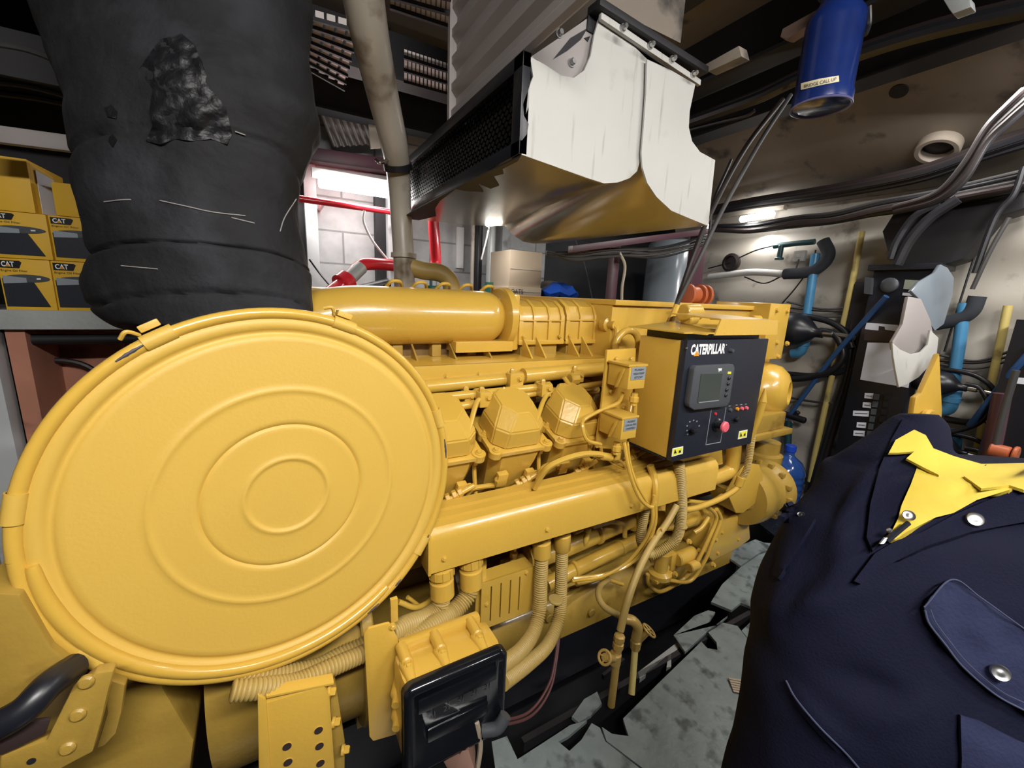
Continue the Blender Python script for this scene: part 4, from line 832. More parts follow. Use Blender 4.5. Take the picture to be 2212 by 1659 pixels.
for k, (x, y, yy) in enumerate(((1332, 962, .93), (1370, 856, .93))):
    p = W(x, y, 'y', yy); b = newbm(); lathe(b, p-V((0, 0, .03)), (0, 0, 1), [(.010, 0), (.010, .01), (.015, .012), (.015, .028), (.011, .03), (.011, .04)], 8); eo('cable_gland', b, YEL)
# ------------------------------------------------------------------ loose cables on the engine
for pts, r, m in (
    ([(1348, 955, .92), (1356, 1000, .90), (1366, 1040, .89), (1385, 1080, .88), (1408, 1095, .88), (1414, 1070, .88)], .0065, YEL),
    ([(1355, 955, .93), (1362, 1005, .92), (1378, 1050, .90), (1398, 1085, .89)], .005, YEL),
    ([(1416, 1085, .9), (1415, 1130, .9), (1398, 1175, .92), (1365, 1215, .95), (1310, 1240, .98), (1238, 1250, 1.0)], .0065, YEL),
    ([(1410, 1090, .9), (1408, 1130, .9), (1388, 1175, .93), (1350, 1218, .96), (1300, 1245, .98), (1235, 1254, 1.0)], .0065, YEL),
    ([(1298, 960, .95), (1268, 950, .95), (1258, 920, .96), (1264, 905, .98), (1300, 885, .97), (1335, 870, .95), (1345, 848, .94)], .006, YEL),
    ([(1258, 920, .96), (1272, 950, .98), (1275, 975, .99), (1298, 990, 1.0), (1298, 965, .99)], .006, YEL),
    ([(1315, 985, .95), (1280, 980, .95), (1240, 985, .95), (1190, 1005, .96), (1168, 1030, .98), (1155, 1055, 1.0)], .0095, YEL),
    ([(1230, 992, .98), (1195, 1000, 1.0), (1172, 1010, 1.02), (1160, 1035, 1.03)], .006, YEL),
    ([(1325, 985, .95), (1345, 1000, .95), (1350, 1012, .96), (1330, 1005, .97), (1312, 990, .97)], .005, YEL),
    ([(1372, 850, .95), (1370, 900, .96), (1366, 920, .97)], .008, YEL),
    ([(1405, 1005, .95), (1412, 1030, .94), (1416, 1060, .92), (1414, 1090, .92)], .013, YEL),
    ([(1205, 1370, .95), (1200, 1420, .90), (1185, 1480, .85), (1140, 1540, .80), (1055, 1562, .76)], .004, RUST),
    ([(1208, 1370, .95), (1203, 1420, .90), (1188, 1490, .85), (1145, 1548, .80), (1058, 1572, .76)], .004, RUST),
    ([(1000, 1100, 1.1), (1015, 1060, 1.08), (1050, 1050, 1.08), (1080, 1048, 1.08)], .008, YEL)):
    etube('loose_cable', pts, r, m, 8)
b = newbm(); a, c = W(1300, 985, 'y', .95), W(1320, 988, 'y', .95); rcyl(b, a, c, .013, .002); p = W(1330, 984, 'y', .95); box(b, p-V((.012, .012, .012)), p+V((.012, .012, .012)), bev=.003); eo('cable_connector', b)
b = newbm(); a, c = W(1430, 1140, 'y', .9), W(1418, 1165, 'y', .9); sweep(b, [a+(c-a)*.5+V((math.cos(k/16*6.283)*.014, 0, math.sin(k/16*6.283)*.022)) for k in range(17)], .0025, 6); eo('cable_tie', b)
# ------------------------------------------------------------------ control cabinet
cy_ = .85; xa, xb_ = 1.095, 1.523; za_, zb_ = .850, 1.240
CC = thing('control_cabinet', 'yellow control cabinet with dark instrument panel mounted on the engine', 'control panel', (1.3, .93, .85))
b = newbm(); box(b, (xa, cy_+.01, za_), (xb_, 1.03, zb_-.004), bev=.003); obj('enclosure', b, YEL, CC)
b = newbm(); box(b, (xa-.002, cy_-.012, za_-.004), (xb_+.006, cy_+.012, zb_), bev=.003); obj('front_panel', b, PANEL, CC)
b = newbm(); box(b, (xa-.004, cy_+.015, za_-.006), (xb_, 1.03, za_-.001)); obj('bottom_gasket', b, BLK, CC)
b = newbm(); zh = zb_+.02; prism(b, [(xa-.03, 1.06, zh), (xa+.02, cy_-.06, zh+.0), (xa+.03, cy_-.06, zh+.004), (xa-.02, 1.07, zh+.004)], (.0, 0, .001))
prism(b, [(xa-.02, 1.06, zh), (xa-.02, cy_-.01, zh), (xa+.15, cy_-.03, zh), (xa+.2, 1.06, zh+.02)], (0, 0, .004)); prism(b, [(xa+.10, cy_-.03, zh-.004), (xb_+.02, cy_-.03, zh-.004), (xb_+.02, cy_-.024, zh+.045), (xa+.13, cy_-.024, zh+.045)], (0, .005, 0)); prism(b, [(xa+.13, cy_-.024, zh+.043), (xb_+.02, cy_-.024, zh+.043), (xb_+.02, 1.06, zh+.05), (xa+.15, 1.06, zh+.05)], (0, 0, .004)); obj('rain_hood', b, YEL, CC, smooth=0)
b = newbm(); box(b, (xa+.02, cy_+.01, zb_-.004), (xb_-.02, 1.02, zh)); obj('hood_gap', b, BLK, CC)
fw, fh = xb_-xa, zb_-za_; yf = cy_-.012
def pp_(u, v): return V((xa+fw*u, yf, za_+fh*v))   # u right, v up
def fit(px, py): q = W(px, py, 'y', yf); return ((q.x-xa)/fw, (q.z-za_)/fh)
u0, v0 = fit(1493, 766); u1, v1 = fit(1566, 742)
c_ = W(1530, 754, 'y', yf); wl = W(1567, 750, 'y', yf).x-W(1492, 760, 'y', yf).x
text('maker_lettering', 'CATERPILLAR', c_+V((.0, -.001, 0)), (1, 0, 0), (0, 0, 1), wl, .034, WHITE, CC, .0005, .045)
b = newbm(); q = W(1504, 763, 'y', yf); prism(b, [q+V((-.013, -.0022, -.0085)), q+V((.013, -.0022, -.0085)), q+V((0, -.0022, .008))], (0, .0012, 0)); obj('logo_triangle', b, AMB, CC, smooth=0)
b = newbm(); q = W(1569, 745, 'y', yf); lathe(b, q, (0, -1, 0), [(.002, 0), (.002, .001)], 10); obj('registered_mark', b, WHITE, CC)
# display
def fpoly(pts, y, ext, m, nm, bev=0, parent=None):
    b = newbm(); prism(b, YP(pts, y), (0, ext, 0), bev); return obj(nm, b, m, parent or CC)
dsp = fpoly([(1505, 791), (1585, 787), (1588, 795), (1577, 868), (1570, 878), (1500, 886), (1490, 880), (1489, 872), (1500, 797)], yf-.022, .021, GREYP, 'display_unit', .004)
fpoly([(1515, 808), (1561, 807), (1553, 864), (1507, 870)], yf-.0235, .002, SCREEN, 'screen', 0, dsp)
fpoly([(1510, 869), (1553, 864), (1553, 866), (1510, 871)], yf-.0245, .001, LBLG, 'screen_edge', 0, dsp)
fpoly([(1552, 796), (1560, 796), (1558, 802), (1555, 800), (1553, 804)], yf-.024, .002, WHITE, 'flag_symbol', 0, dsp)
fpoly([(1573, 803), (1580, 803), (1579, 808), (1572, 808)], yf-.024, .002, LBL, 'warning_symbol', 0, dsp)
for x, y in ((1574, 817), (1572, 829), (1569, 842), (1567, 854)):
    b = newbm(); q = W(x, y, 'y', yf-.022); lathe(b, q, (0, -1, 0), [(.006, 0), (.006, .003), (.004, .005)], 16); obj('round_button', b, BLK, dsp)
def knob(x, y, r, h, m, nm, parent=None):
    b = newbm(); q = W(x, y, 'y', yf); lathe(b, q, (0, -1, 0), [(r, 0), (r*1.0, h*.5), (r*.8, h), (r*.1, h+.001)], 20); return obj(nm, b, m, parent or CC)
knob(1577, 757, .007, .012, GREYP, 'panel_screw'); knob(1482, 752, .003, .004, STEEL, 'panel_screw')
k1 = knob(1496, 928, .013, .012, BLK, 'selector_knob'); b = newbm(); q = W(1496, 928, 'y', yf-.012); box(b, q-V((.012, .014, .005)), q+V((.012, 0, .005)), bev=.002); obj('knob_grip', b, BLK, k1)
for x, y in ((1490, 911), (1498, 908), (1505, 910), (1510, 920), (1484, 920), (1484, 930), (1485, 938)):
    b = newbm(); q = W(x, y, 'y', yf); box(b, q-V((.003, .001, .002)), q+V((.003, 0, .002))); obj('print_mark', b, LBLG, CC)
for x, y, m in ((1576, 885, GREYP), (1591, 883, AMB), (1601, 882, PINK), (1611, 881, PINK)):
    knob(x, y, .0065, .008, m, 'indicator_lamp')
    b = newbm(); q = W(x, y-8, 'y', yf); box(b, q-V((.006, .0008, .0012)), q+V((.006, 0, .0012))); obj('print_mark', b, LBLG, CC)
knob(1545, 894, .0055, .004, RED, 'red_button'); knob(1589, 905, .010, .012, BLK, 'toggle_switch')
b = newbm(); q = W(1589, 905, 'y', yf-.012); box(b, q-V((.009, .010, .004)), q+V((.009, 0, .004)), bev=.002); obj('switch_grip', b, BLK, CC)
es = knob(1548, 917, .024, .012, BLK, 'emergency_stop'); b = newbm(); q = W(1555, 914, 'y', yf-.012); q0 = W(1548, 917, 'y', yf-.012); cyl(b, q0, q0+V((0, -.022, 0)), .011); obj('stop_stem', b, BLK, es)
b = newbm(); lathe(b, q0+V((0, -.022, 0)), (0, -1, 0), [(.014, 0), (.019, .004), (.019, .010), (.015, .014), (.002, .015)], 24); obj('stop_button', b, PINK, es)
b = newbm()
L4 = [W(1536, 886, 'y', yf), W(1568, 880, 'y', yf), W(1556, 955, 'y', yf), W(1524, 961, 'y', yf)]; L4 = [V((p.x, yf-.0006, p.z)) for p in L4]
for a, c in ((L4[1], L4[2]), (L4[2], L4[3]), (L4[3], L4[0])): tube(b, [a, c], .0012, 6, 1)
obj('outline_mark', b, LBLG, CC)
for qd in ([(1453, 969), (1476, 964), (1475, 980), (1451, 987)], [(1597, 932), (1615, 928), (1613, 945), (1594, 949)]):
    o_ = fpoly(qd, yf-.0012, .001, WHITE, 'warning_label'); cx = sum(p[0] for p in qd)/4; cyy = sum(p[1] for p in qd)/4
    fpoly([(cx+(p[0]-cx)*.86, cyy+(p[1]-cyy)*.8) for p in qd], yf-.002, .001, LBL, 'label_field', 0, o_)
    w2 = abs(qd[1][0]-qd[0][0])*.2
    fpoly([(cx-w2*1.7, cyy+5), (cx-w2*.4, cyy+4), (cx-w2*1.1, cyy-4)], yf-.0028, .001, BLK, 'warning_symbol', 0, o_)
    fpoly([(cx+w2*.5, cyy+4), (cx+w2*1.6, cyy+2), (cx+w2*1.6, cyy-4), (cx+w2*1.2, cyy), (cx+w2*.8, cyy-3)], yf-.0028, .001, BLK, 'warning_symbol', 0, o_)
b = newbm(); tube(b, [pp_(1.10, .0)+V((0, .03, 0)), pp_(1.09, .22)+V((0, .01, 0)), pp_(1.085, .40)], .014, 10, 6); lathe(b, pp_(1.085, .40), (0, 0, 1), [(.014, 0), (.003, .05)], 10)
obj('side_cable', b, YEL, CC)
b = newbm(); tube(b, [D(1838, 889, 1.0), D(1838, 889, 1.0)+V((.0001, 0, .0001))], .0001, 4, 1); b.free()
# ------------------------------------------------------------------ big round air cleaner lid
DC = V((.00414, .88767, .93623)); DN = V((.18174, -1, .0624)).normalized(); DA = DN.cross(V((0, 0, 1))).normalized(); DB = DA.cross(DN)
AC = thing('air_cleaner', 'huge round yellow air cleaner with ringed lid and rim clips in the foreground', 'air cleaner', DC-V((0, -.1, .37)))
def onlid(ang, r, h=0): a = math.radians(ang); return DC+(DA*math.cos(a)+DB*math.sin(a))*r+DN*h
prof = [(.0005, -.002), (.060, -.002), (.066, -.002), (.0705, -.0015), (.0735, .0015), (.0765, .002), (.0795, .0008), (.083, -.0005), (.088, -.001), (.132, -.001), (.138, -.001), (.1415, -.0022), (.1445, -.0045), (.1475, -.002), (.151, 0), (.157, 0), (.200, 0), (.206, 0), (.2105, .0016), (.2145, .0032), (.2185, .0016), (.223, 0), (.229, 0), (.308, 0), (.316, 0), (.3205, -.003), (.324, -.006), (.328, -.006), (.3315, -.003), (.335, 0), (.340, .001), (.350, .001), (.356, -.006)]
b = newbm(); lathe(b, DC, DN, prof+[(.356, -.016), (.0005, -.016)], 128, ref=DA)
# raised crescent pressing along the lower left
obj('lid_plate', b, YEL3, AC, smooth=60)
b = newbm(); path = [onlid(a, .3465, .002) for a in [(-2-i*1.0) for i in range(0, 123)]]
def crr(i): t_ = i/122; e = min(1, t_*9, (1-t_)*9); return .0068+.0045*math.sqrt(max(0, e))
sweep(b, path, crr, 14); obj('raised_crescent', b, YEL, AC, smooth=60)
b = newbm(); path = [onlid(a, .362, -.004) for a in range(0, 361, 3)]; sweep(b, path, .0105, 16, cap=False); obj('rolled_rim', b, YEL, AC, smooth=60)
b = newbm(); lathe(b, DC, DN, [(.350, -.012), (.364, -.018), (.366, -.06), (.345, -.20), (.20, -.26), (.01, -.27)], 96, ref=DA); obj('housing_body', b, YEL2, AC, smooth=60)
for ang in (62.5, 111, 163, -143.2, -31.9, 12.7):
    tg = (-DA*math.sin(math.radians(ang))+DB*math.cos(math.radians(ang))); rd = (onlid(ang, 1)-DC)
    b = newbm(); c0 = onlid(ang, .362, -.004); wv = .023; pr_ = []
    for k in range(9): a = math.radians(-35+k*27); pr_.append(c0+rd*math.cos(a)*.0135+DN*math.sin(a)*.0135)
    for k in range(8, -1, -1): a = math.radians(-35+k*27); pr_.append(c0+rd*math.cos(a)*.0112+DN*math.sin(a)*.0112)
    quadloft(b, [[p-tg*wv for p in pr_], [p+tg*wv for p in pr_]])
    if 40 < ang < 130:
        box_c = onlid(ang, .378, -.012); obox(b, box_c-tg*.016-DN*.02, tg*.030, rd*.012, DN*.022, .002); tube(b, [onlid(ang-3, .377, -.02), onlid(ang-4.5, .39, -.01), onlid(ang-6.5, .385, -.016)], .0035, 8)
    obj('rim_clip', b, YEL3, AC, smooth=35)
for ang, ln in ((172, 8), (-148, 7), (-118, 5), (52, 7), (-129, 3)):
    b = newbm(); path = [onlid(ang+k*ln/8, .3625, .0065-.0008*(k % 2)) for k in range(9)]; sweep(b, path, lambda i: .0012+.0022*math.sin(i/8*3.14)*(1 if i % 2 else .5), 6); obj('paint_chip', b, mat('bare_chip', (.06, .05, .07), .6), AC)
# ------------------------------------------------------------------ generator below
GN = thing('generator', 'yellow generator end and coupling housing below the round air cleaner', 'generator', (0, 1.2, 0))
b = newbm(); p = W(440, 1600, 'y', 1.05); cyl(b, (-.18, 1.18, .38), (.14, 1.18, .38), .26, 48); obj('generator_barrel', b, YEL2, GN, smooth=40)
b = newbm(); rcyl(b, (.14, 1.18, .38), (.17, 1.18, .38), .29, .004, 48); obj('barrel_flange', b, YEL2, GN)
for k in range(7):
    t_ = math.radians(20+k*22); b = newbm(); bolt(b, V((.17, 1.18-.275*math.cos(t_), .38+.275*math.sin(t_))), X, .010, .012); obj('bolt', b, YEL2, GN)
# bracket with holes (560-730 px)
b = newbm(); yb = .78; a = W(575, 1510, 'y', yb); c = W(722, 1480, 'y', yb); zlo = -.05
holes = [(688, 1577), (620, 1612), (690, 1611), (622, 1646), (692, 1648)]
prism(b, YP([(572, 1520), (700, 1482), (712, 1500), (730, 1760), (590, 1760)], yb), (0, .012, 0), .002); br = obj('drilled_bracket', b, YEL, GN)
b = newbm(); prism(b, YP([(556, 1502), (575, 1512), (592, 1760), (560, 1760)], yb-.004), (0, .05, 0), .003); obj('bracket_edge', b, YEL, br)
b = newbm(); prism(b, [V((a.x, yb, a.z)), V((c.x, yb, c.z)), V((c.x, yb+.022, c.z+.004)), V((a.x, yb+.022, a.z+.004))], (0, 0, .006), .002); obj('bracket_top', b, YEL, br)
for x, y in holes:
    b = newbm(); q = W(x, y, 'y', yb); lathe(b, q+V((0, .001, 0)), (0, -1, 0), [(.0095, 0), (.0095, .0018), (.0082, .0020), (.0080, .0015)], 20); obj('hole_rim', b, YEL, br)
    b = newbm(); lathe(b, q, (0, -1, 0), [(.0082, 0), (.0082, .0019)], 20); obj('bolt_hole', b, BRSH, br)
for x, y in ((705, 1495), (735, 1620), (715, 1560)):
    b = newbm(); bolt(b, W(x+8, y, 'y', yb+.01), (1, -.4, 0), .008, .012); obj('bolt', b, YEL, br)
b = newbm(); prism(b, YP([(712, 1490), (728, 1490), (745, 1600), (745, 1760), (725, 1760)], yb+.03), (0, .04, 0), .003); obj('rear_flange', b, YEL2, GN)
# left end housing plates
LE = thing('end_housing', 'yellow bolted end housing with black hose at the lower left corner', 'housing', (-.3, .8, 0))
b = newbm(); prism(b, YP([(-60, 1280), (40, 1285), (110, 1400), (160, 1440), (90, 1500), (0, 1545), (-60, 1560)], .80), (0, .16, 0), .004); obj('housing_cover', b, YEL2, LE)
b = newbm(); prism(b, YP([(20, 1700), (0, 1660), (0, 1635), (100, 1600), (150, 1500), (205, 1455), (245, 1450), (232, 1500), (218, 1560), (200, 1625), (170, 1640), (60, 1700)], .75), (0, .02, 0), .003); fl = obj('bolted_flange', b, YEL2, LE)
b = newbm(); prism(b, YP([(220, 1465), (270, 1480), (262, 1540), (250, 1585), (225, 1612), (208, 1618), (232, 1540)], .80), (0, .02, 0), .003); obj('rear_flange', b, YEL2, LE)
b = newbm(); prism(b, YP([(190, 1470), (350, 1480), (420, 1600), (400, 1760), (-60, 1760), (-60, 1700), (100, 1650)], .9), (0, .2, 0), .01); obj('housing_shell', b, YEL2, LE)
for x, y in ((188, 1470), (170, 1540), (148, 1612)):
    b = newbm(); lathe(b, W(x, y, 'y', .752), (0, -1, .15), [(.010, 0), (.010, .005), (.007, .008), (.002, .0085)], 12); obj('bolt', b, YEL2, fl)
b = newbm(); lathe(b, W(68, 1644, 'y', .75), (0, -1, 0), [(.005, 0), (.005, .001)], 12); obj('bolt_hole', b, DARK, fl)
b = newbm(); tube(b, P3([(-40, 1585, .74), (50, 1535, .74), (105, 1480, .76), (160, 1440, .80)]), .020, 14); obj('rubber_hose', b, BLK, LE)
b = newbm(); prism(b, YP([(-40, 1610), (60, 1560), (108, 1555), (98, 1585), (40, 1615), (-40, 1650)], .745), (0, .006, 0), .001); obj('black_gasket', b, BRSH, LE)
for i, (y0_, r) in enumerate(((1255, .006), (1272, .009), (1292, .006), (1310, .010), (1330, .007), (1350, .008))):
    b = newbm(); tube(b, P3([(-60, y0_-8, 1.0), (20, y0_, 1.0), (60, y0_+12, 1.05)]), r, 8); tag(obj('bundle_cable', b, CABLE if i % 2 else GREYP), 'dark cable in the small bundle left of the round lid', 'cable', 'cables left of the round lid')
# ------------------------------------------------------------------ terminal box with glossy black cover
TB = thing('terminal_box', 'yellow cast terminal box with glossy black cover and bolted lugs, below the wiring duct', 'terminal box', (.28, .75, .35))
ty = .70; tl = W(872, 1498, 'y', ty); tr = W(1098, 1398, 'y', ty); bl = W(885, 1720, 'y', ty)
x0, x1 = tl.x, tr.x; z1_ = (tl.z+tr.z)/2; z0_ = z1_-.235
b = newbm(); box(b, (x0+.004, ty+.02, z0_+.01), (x1-.004, ty+.11, z1_-.004), bev=.018); bx = obj('box_body', b, YEL, TB, smooth=50)
def rrect(x0, x1, z0, z1, r, y, n=6):
    out = []
    for cx, cz, a0 in ((x1-r, z1-r, 0), (x0+r, z1-r, 90), (x0+r, z0+r, 180), (x1-r, z0+r, 270)):
        for k in range(n+1): a = math.radians(a0+90*k/n); out.append(V((cx+r*math.cos(a), y, cz+r*math.sin(a))))
    return out
b = newbm(); quadloft(b, [rrect(x0, x1, z0_, z1_, .022, ty+.022), rrect(x0, x1, z0_, z1_, .022, ty+.004), rrect(x0+.006, x1-.006, z0_+.006, z1_-.006, .018, ty-.004), rrect(x0+.016, x1-.016, z0_+.016, z1_-.016, .012, ty-.005), rrect(x0+.022, x1-.022, z0_+.022, z1_-.022, .010, ty+.001)])
cv = obj('black_cover', b, BLKG, TB, smooth=50)
b = newbm(); box(b, (x0+.03, ty-.004, z1_-.07), (x1-.03, ty+.002, z1_-.035), bev=.0018); obj('embossed_bar', b, BLKG, cv)
b = newbm(); box(b, (x0+.05, ty-.006, z1_-.155), (x1-.05, ty+.002, z1_-.12), bev=.003); obj('embossed_bar', b, BLKG, cv)
for k in range(5):
    q = V((x0+.06+k*.033, ty-.0008, z1_-.088)); text('cast_digits', '21', q, (1, 0, 0), (0, 0, 1), .014, .014, GREYP, cv, .0004)
b = newbm(); a = W(786, 1362, 'y', .84); c = W(846, 1350, 'y', .84); zz = W(800, 1590, 'y', .84).z; prism(b, YP([(786, 1372), (796, 1358), (842, 1346), (860, 1380), (880, 1580), (806, 1602), (798, 1592)], .82), (0, .008, 0), .003); obj('back_plate', b, YEL, TB)
b = newbm(); p = W(846, 1280, 'y', .86); q = W(846, 1350, 'y', .83); box(b, (p.x-.008, .835, q.z), (p.x+.008, .845, p.z), bev=.001); obj('strap', b, YEL, TB)
b = newbm(); bolt(b, W(848, 1354, 'y', .82), (0, -1, 0), .006, .006); obj('bolt', b, YEL, TB)
for u, yy in ((.10, .03), (.42, .035), (.80, .03)):
    b = newbm(); x = x0+(x1-x0)*u; rcyl(b, (x, ty+.115, z1_+.004), (x, ty+.06, z1_+.004), .013, .003); lathe(b, (x, ty+.05, z1_-.006), (0, -1, -.12), [(.017, -.02), (.010, .025), (.003, .03)], 12); bolt(b, V((x, ty+.056, z1_+.004)), (0, -1, 0), .007, .008); obj('bolt_lug', b, YEL, TB)
for v in (.35, .62):
    b = newbm(); z = z0_+(z1_-z0_)*v; lathe(b, (x0+.002, ty+.07, z), (-.4, -1, 0), [(.014, -.05), (.015, -.01), (.009, .0), (.009, .015)], 12); obj('bolt_lug', b, YEL, TB)
b = newbm(); box(b, (x0+.02, ty+.105, z1_-.02), (x1-.02, ty+.13, z1_+.012), bev=.008); obj('rear_rim', b, YEL, TB)
b = newbm(); tube(b, [V((x1-.06, ty-.004, z1_-.2)), V((x1-.03, ty-.02, z1_-.19)), V((x1-.01, ty-.02, z1_-.165))], .015, 10); obj('cable_boot', b, GREYP, TB)
b = newbm(); p = W(1000, 1640, 'y', .70); lathe(b, p, (0, 0, 1), [(.01, -.04), (.035, -.02), (.03, .01), (.012, .03)], 9)
for v in b.verts: v.co += V((noise.noise(v.co*40), noise.noise(v.co*50), noise.noise(v.co*45)))*.02
tag(obj('cloth_rag', b, DEBR), 'crumpled brown rag under the black cover of the terminal box', 'rag')
b = newbm(); tube(b, P3([(1030, 1560, .7), (1038, 1610, .7), (1028, 1680, .7)]), .006, 6); tag(obj('wood_stick', b, CARD), 'pale stick standing beside the brown rag', 'stick')
# ------------------------------------------------------------------ drain pipes with valves
t = thing('drain_pipe', 'left drain pipe with brass valve standing from the engine hose to the deck', 'pipe', W(1322, 1520, 'y', .82))
b = newbm(); tube(b, P3([(1462, 1092, .93), (1440, 1130, .92), (1415, 1165, .90), (1392, 1205, .88), (1372, 1250, .86), (1352, 1310, .84), (1340, 1362, .83)]), .0125, 14); obj('feed_hose', b, HOSEY, t)
b = newbm(); p = W(1336, 1385, 'y', .82); lathe(b, p-V((0, 0, .03)), (.05, 0, 1), [(.012, 0), (.018, .004), (.018, .022), (.013, .024), (.013, .03), (.018, .032), (.018, .05), (.013, .054)], 8); obj('hex_union', b, BRZ, t)
b = newbm(); cyl(b, W(1320, 1524, 'z', 0), W(1335, 1400, 'y', .82), .0125, 16); obj('pipe_run', b, BRZ, t)
b = newbm(); p = W(1329, 1422, 'y', .82); rcyl(b, p-V((0, 0, .022)), p+V((0, 0, .022)), .019, .004); q = W(1306, 1420, 'y', .80); rcyl(b, q, p, .013, .003); vb = obj('gate_valve', b, BRZ, t)
b = newbm(); d = (q-p).normalized(); f1, f2 = frame(d); sweep(b, [q+(f1*math.cos(k/20*6.283)+f2*math.sin(k/20*6.283))*.020 for k in range(21)], .0045, 8)
for k in range(4): cyl(b, q, q+(f1*math.cos(k*1.57)+f2*math.sin(k*1.57))*.02, .003, 6)
obj('handwheel', b, BRZ, vb)
t = thing('drain_pipe', 'right drain pipe with small handwheel valve curling down to the deck', 'pipe', W(1366, 1500, 'y', .86))
b = newbm(); tube(b, P3([(1315, 1252, 1.12), (1298, 1265, 1.08), (1292, 1285, 1.02), (1305, 1310, .97), (1335, 1328, .92), (1352, 1338, .90)]), .0115, 14); obj('feed_hose', b, HOSEY, t)
b = newbm(); tube(b, P3([(1350, 1336, .90), (1368, 1342, .88), (1378, 1358, .87), (1374, 1380, .87)]), .018, 14); obj('elbow', b, BRZ, t)
b = newbm(); p = W(1373, 1392, 'y', .87); lathe(b, p-V((0, 0, .02)), (0, 0, 1), [(.012, 0), (.018, .003), (.018, .018), (.014, .02), (.020, .022), (.020, .036), (.015, .04)], 8); vb = obj('gate_valve', b, BRZ, t)
q = W(1402, 1362, 'y', .85); b = newbm(); rcyl(b, p, p.lerp(q, .9), .010, .002); obj('valve_stem', b, BRZ, vb)
b = newbm(); d = (q-p).normalized(); f1, f2 = frame(d); sweep(b, [q+(f1*math.cos(k/20*6.283)+f2*math.sin(k/20*6.283))*.026 for k in range(21)], .0035, 8)
for k in range(5): cyl(b, q, q+(f1*math.cos(k*1.257)+f2*math.sin(k*1.257))*.026, .0028, 6)
obj('handwheel', b, BRZ, vb)
b = newbm(); cyl(b, W(1364, 1500, 'z', 0), W(1372, 1400, 'y', .87), .0115, 16); obj('pipe_run', b, PVAL, t)
# ------------------------------------------------------------------ deck plates, grating mat, angle bars
def Z(l, z=0): return [W(a, b, 'z', z) for a, b in l]
def plate(pts, label, z=0, m=FLOOR, th=.012, name='deck_plate', cat='floor plate'):
    b = newbm(); prism(b, Z(pts, z), (0, 0, -th)); return tag(obj(name, b, m, smooth=0), label, cat)
plate([(1346, 1552), (1420, 1478), (1515, 1386), (1528, 1400), (1550, 1404), (1548, 1388), (1530, 1366), (1562, 1345), (1593, 1352), (1640, 1412), (1800, 1600), (1900, 1800), (1480, 1800), (1392, 1662), (1310, 1600), (1300, 1570), (1322, 1585), (1358, 1590), (1352, 1572)], 'largest blue grey worn deck plate in the foreground of the walkway')
plate([(1062, 1602), (1095, 1590), (1118, 1640), (1180, 1600), (1232, 1566), (1268, 1556), (1228, 1590), (1206, 1602), (1230, 1622), (1256, 1598), (1278, 1562), (1296, 1572), (1308, 1602), (1388, 1664), (1470, 1800), (1100, 1800), (1070, 1660)], 'grey deck plate with rust patches at the bottom edge beside the black cover')
plate([(1262, 1510), (1290, 1494), (1300, 1520), (1276, 1545), (1250, 1560), (1235, 1548)], 'small grey deck piece left of the drain pipes')
plate([(1480, 1408), (1455, 1372), (1500, 1330), (1530, 1318), (1545, 1322), (1530, 1345), (1550, 1350), (1572, 1330), (1620, 1390), (1650, 1425), (1600, 1345), (1535, 1360)][:8]+[(1530, 1362)], 'broken grey deck corner between the dark gaps')
plate([(1536, 1300), (1560, 1262), (1600, 1225), (1640, 1198), (1700, 1180), (1760, 1200), (1720, 1280), (1650, 1322), (1600, 1302), (1580, 1318)], 'blue grey deck plate with lime tape marks beyond the dark gap')
plate([(1602, 1362), (1640, 1326), (1720, 1290), (1800, 1330), (1800, 1420), (1680, 1440), (1650, 1420)], 'blue grey deck plate partly behind the navy jacket')
plate([(1568, 1200), (1600, 1178), (1632, 1165), (1650, 1172), (1700, 1176), (1640, 1194), (1600, 1222)], 'narrow grey deck strip in front of the black mat')
plate([(1640, 1115), (1700, 1085), (1720, 1068), (1780, 1080), (1900, 1130), (1800, 1180), (1660, 1150)], 'pale deck plate around the black mats by the wall', -.012)
for pts, lb in (([(1378, 1452), (1488, 1368), (1492, 1380), (1382, 1466)], 'grey angle bar beside the right drain pipe'), ([(1440, 1442), (1444, 1408), (1450, 1404), (1450, 1440)], 'short grey cross bar under the angle bar')):
    plate(pts, lb, -.02, GALV, .02, 'angle_bar', 'bar')
plate([(1300, 1455), (1345, 1420), (1350, 1424), (1305, 1460)], 'dark strip under the drain pipes', -.05, DARK, .02, 'steel_strip', 'bar')
# deck framing below the gaps
for k, (a, c) in enumerate((((.55, .62), (2.6, .62)), ((.6, .86), (2.4, .86)))):
    b = newbm(); box(b, (a[0], a[1], -.29), (c[0], a[1]+.02, -.02)); tag(obj('deck_beam', b, DARK), ['dark deck beam under the front plates', 'dark deck beam beneath the plate edges near the engine'][k], 'beam')
def mat_grid(quad, nu, nv, label):
    p = Z(quad, .002); b = newbm(); d = .012
    def bar(a, c, wd_):
        u = (c-a).normalized(); s = V((-u.y, u.x, 0))*wd_; obox(b, a-s/2, c-a, s, (0, 0, .012))
    for i in range(nu+1): bar(p[0].lerp(p[1], i/nu), p[3].lerp(p[2], i/nu), .010)
    for j in range(nv+1): bar(p[0].lerp(p[3], j/nv), p[1].lerp(p[2], j/nv), .010)
    return tag(obj('rubber_mat', b, CABLE), label, 'mat')
mat_grid([(1632, 1128), (1698, 1108), (1770, 1130), (1700, 1180)], 14, 18, 'black perforated mat on the deck in front of the blue bottle')
mat_grid([(1688, 1100), (1745, 1078), (1830, 1100), (1770, 1126)], 12, 12, 'black perforated mat further back beside the navy jacket')
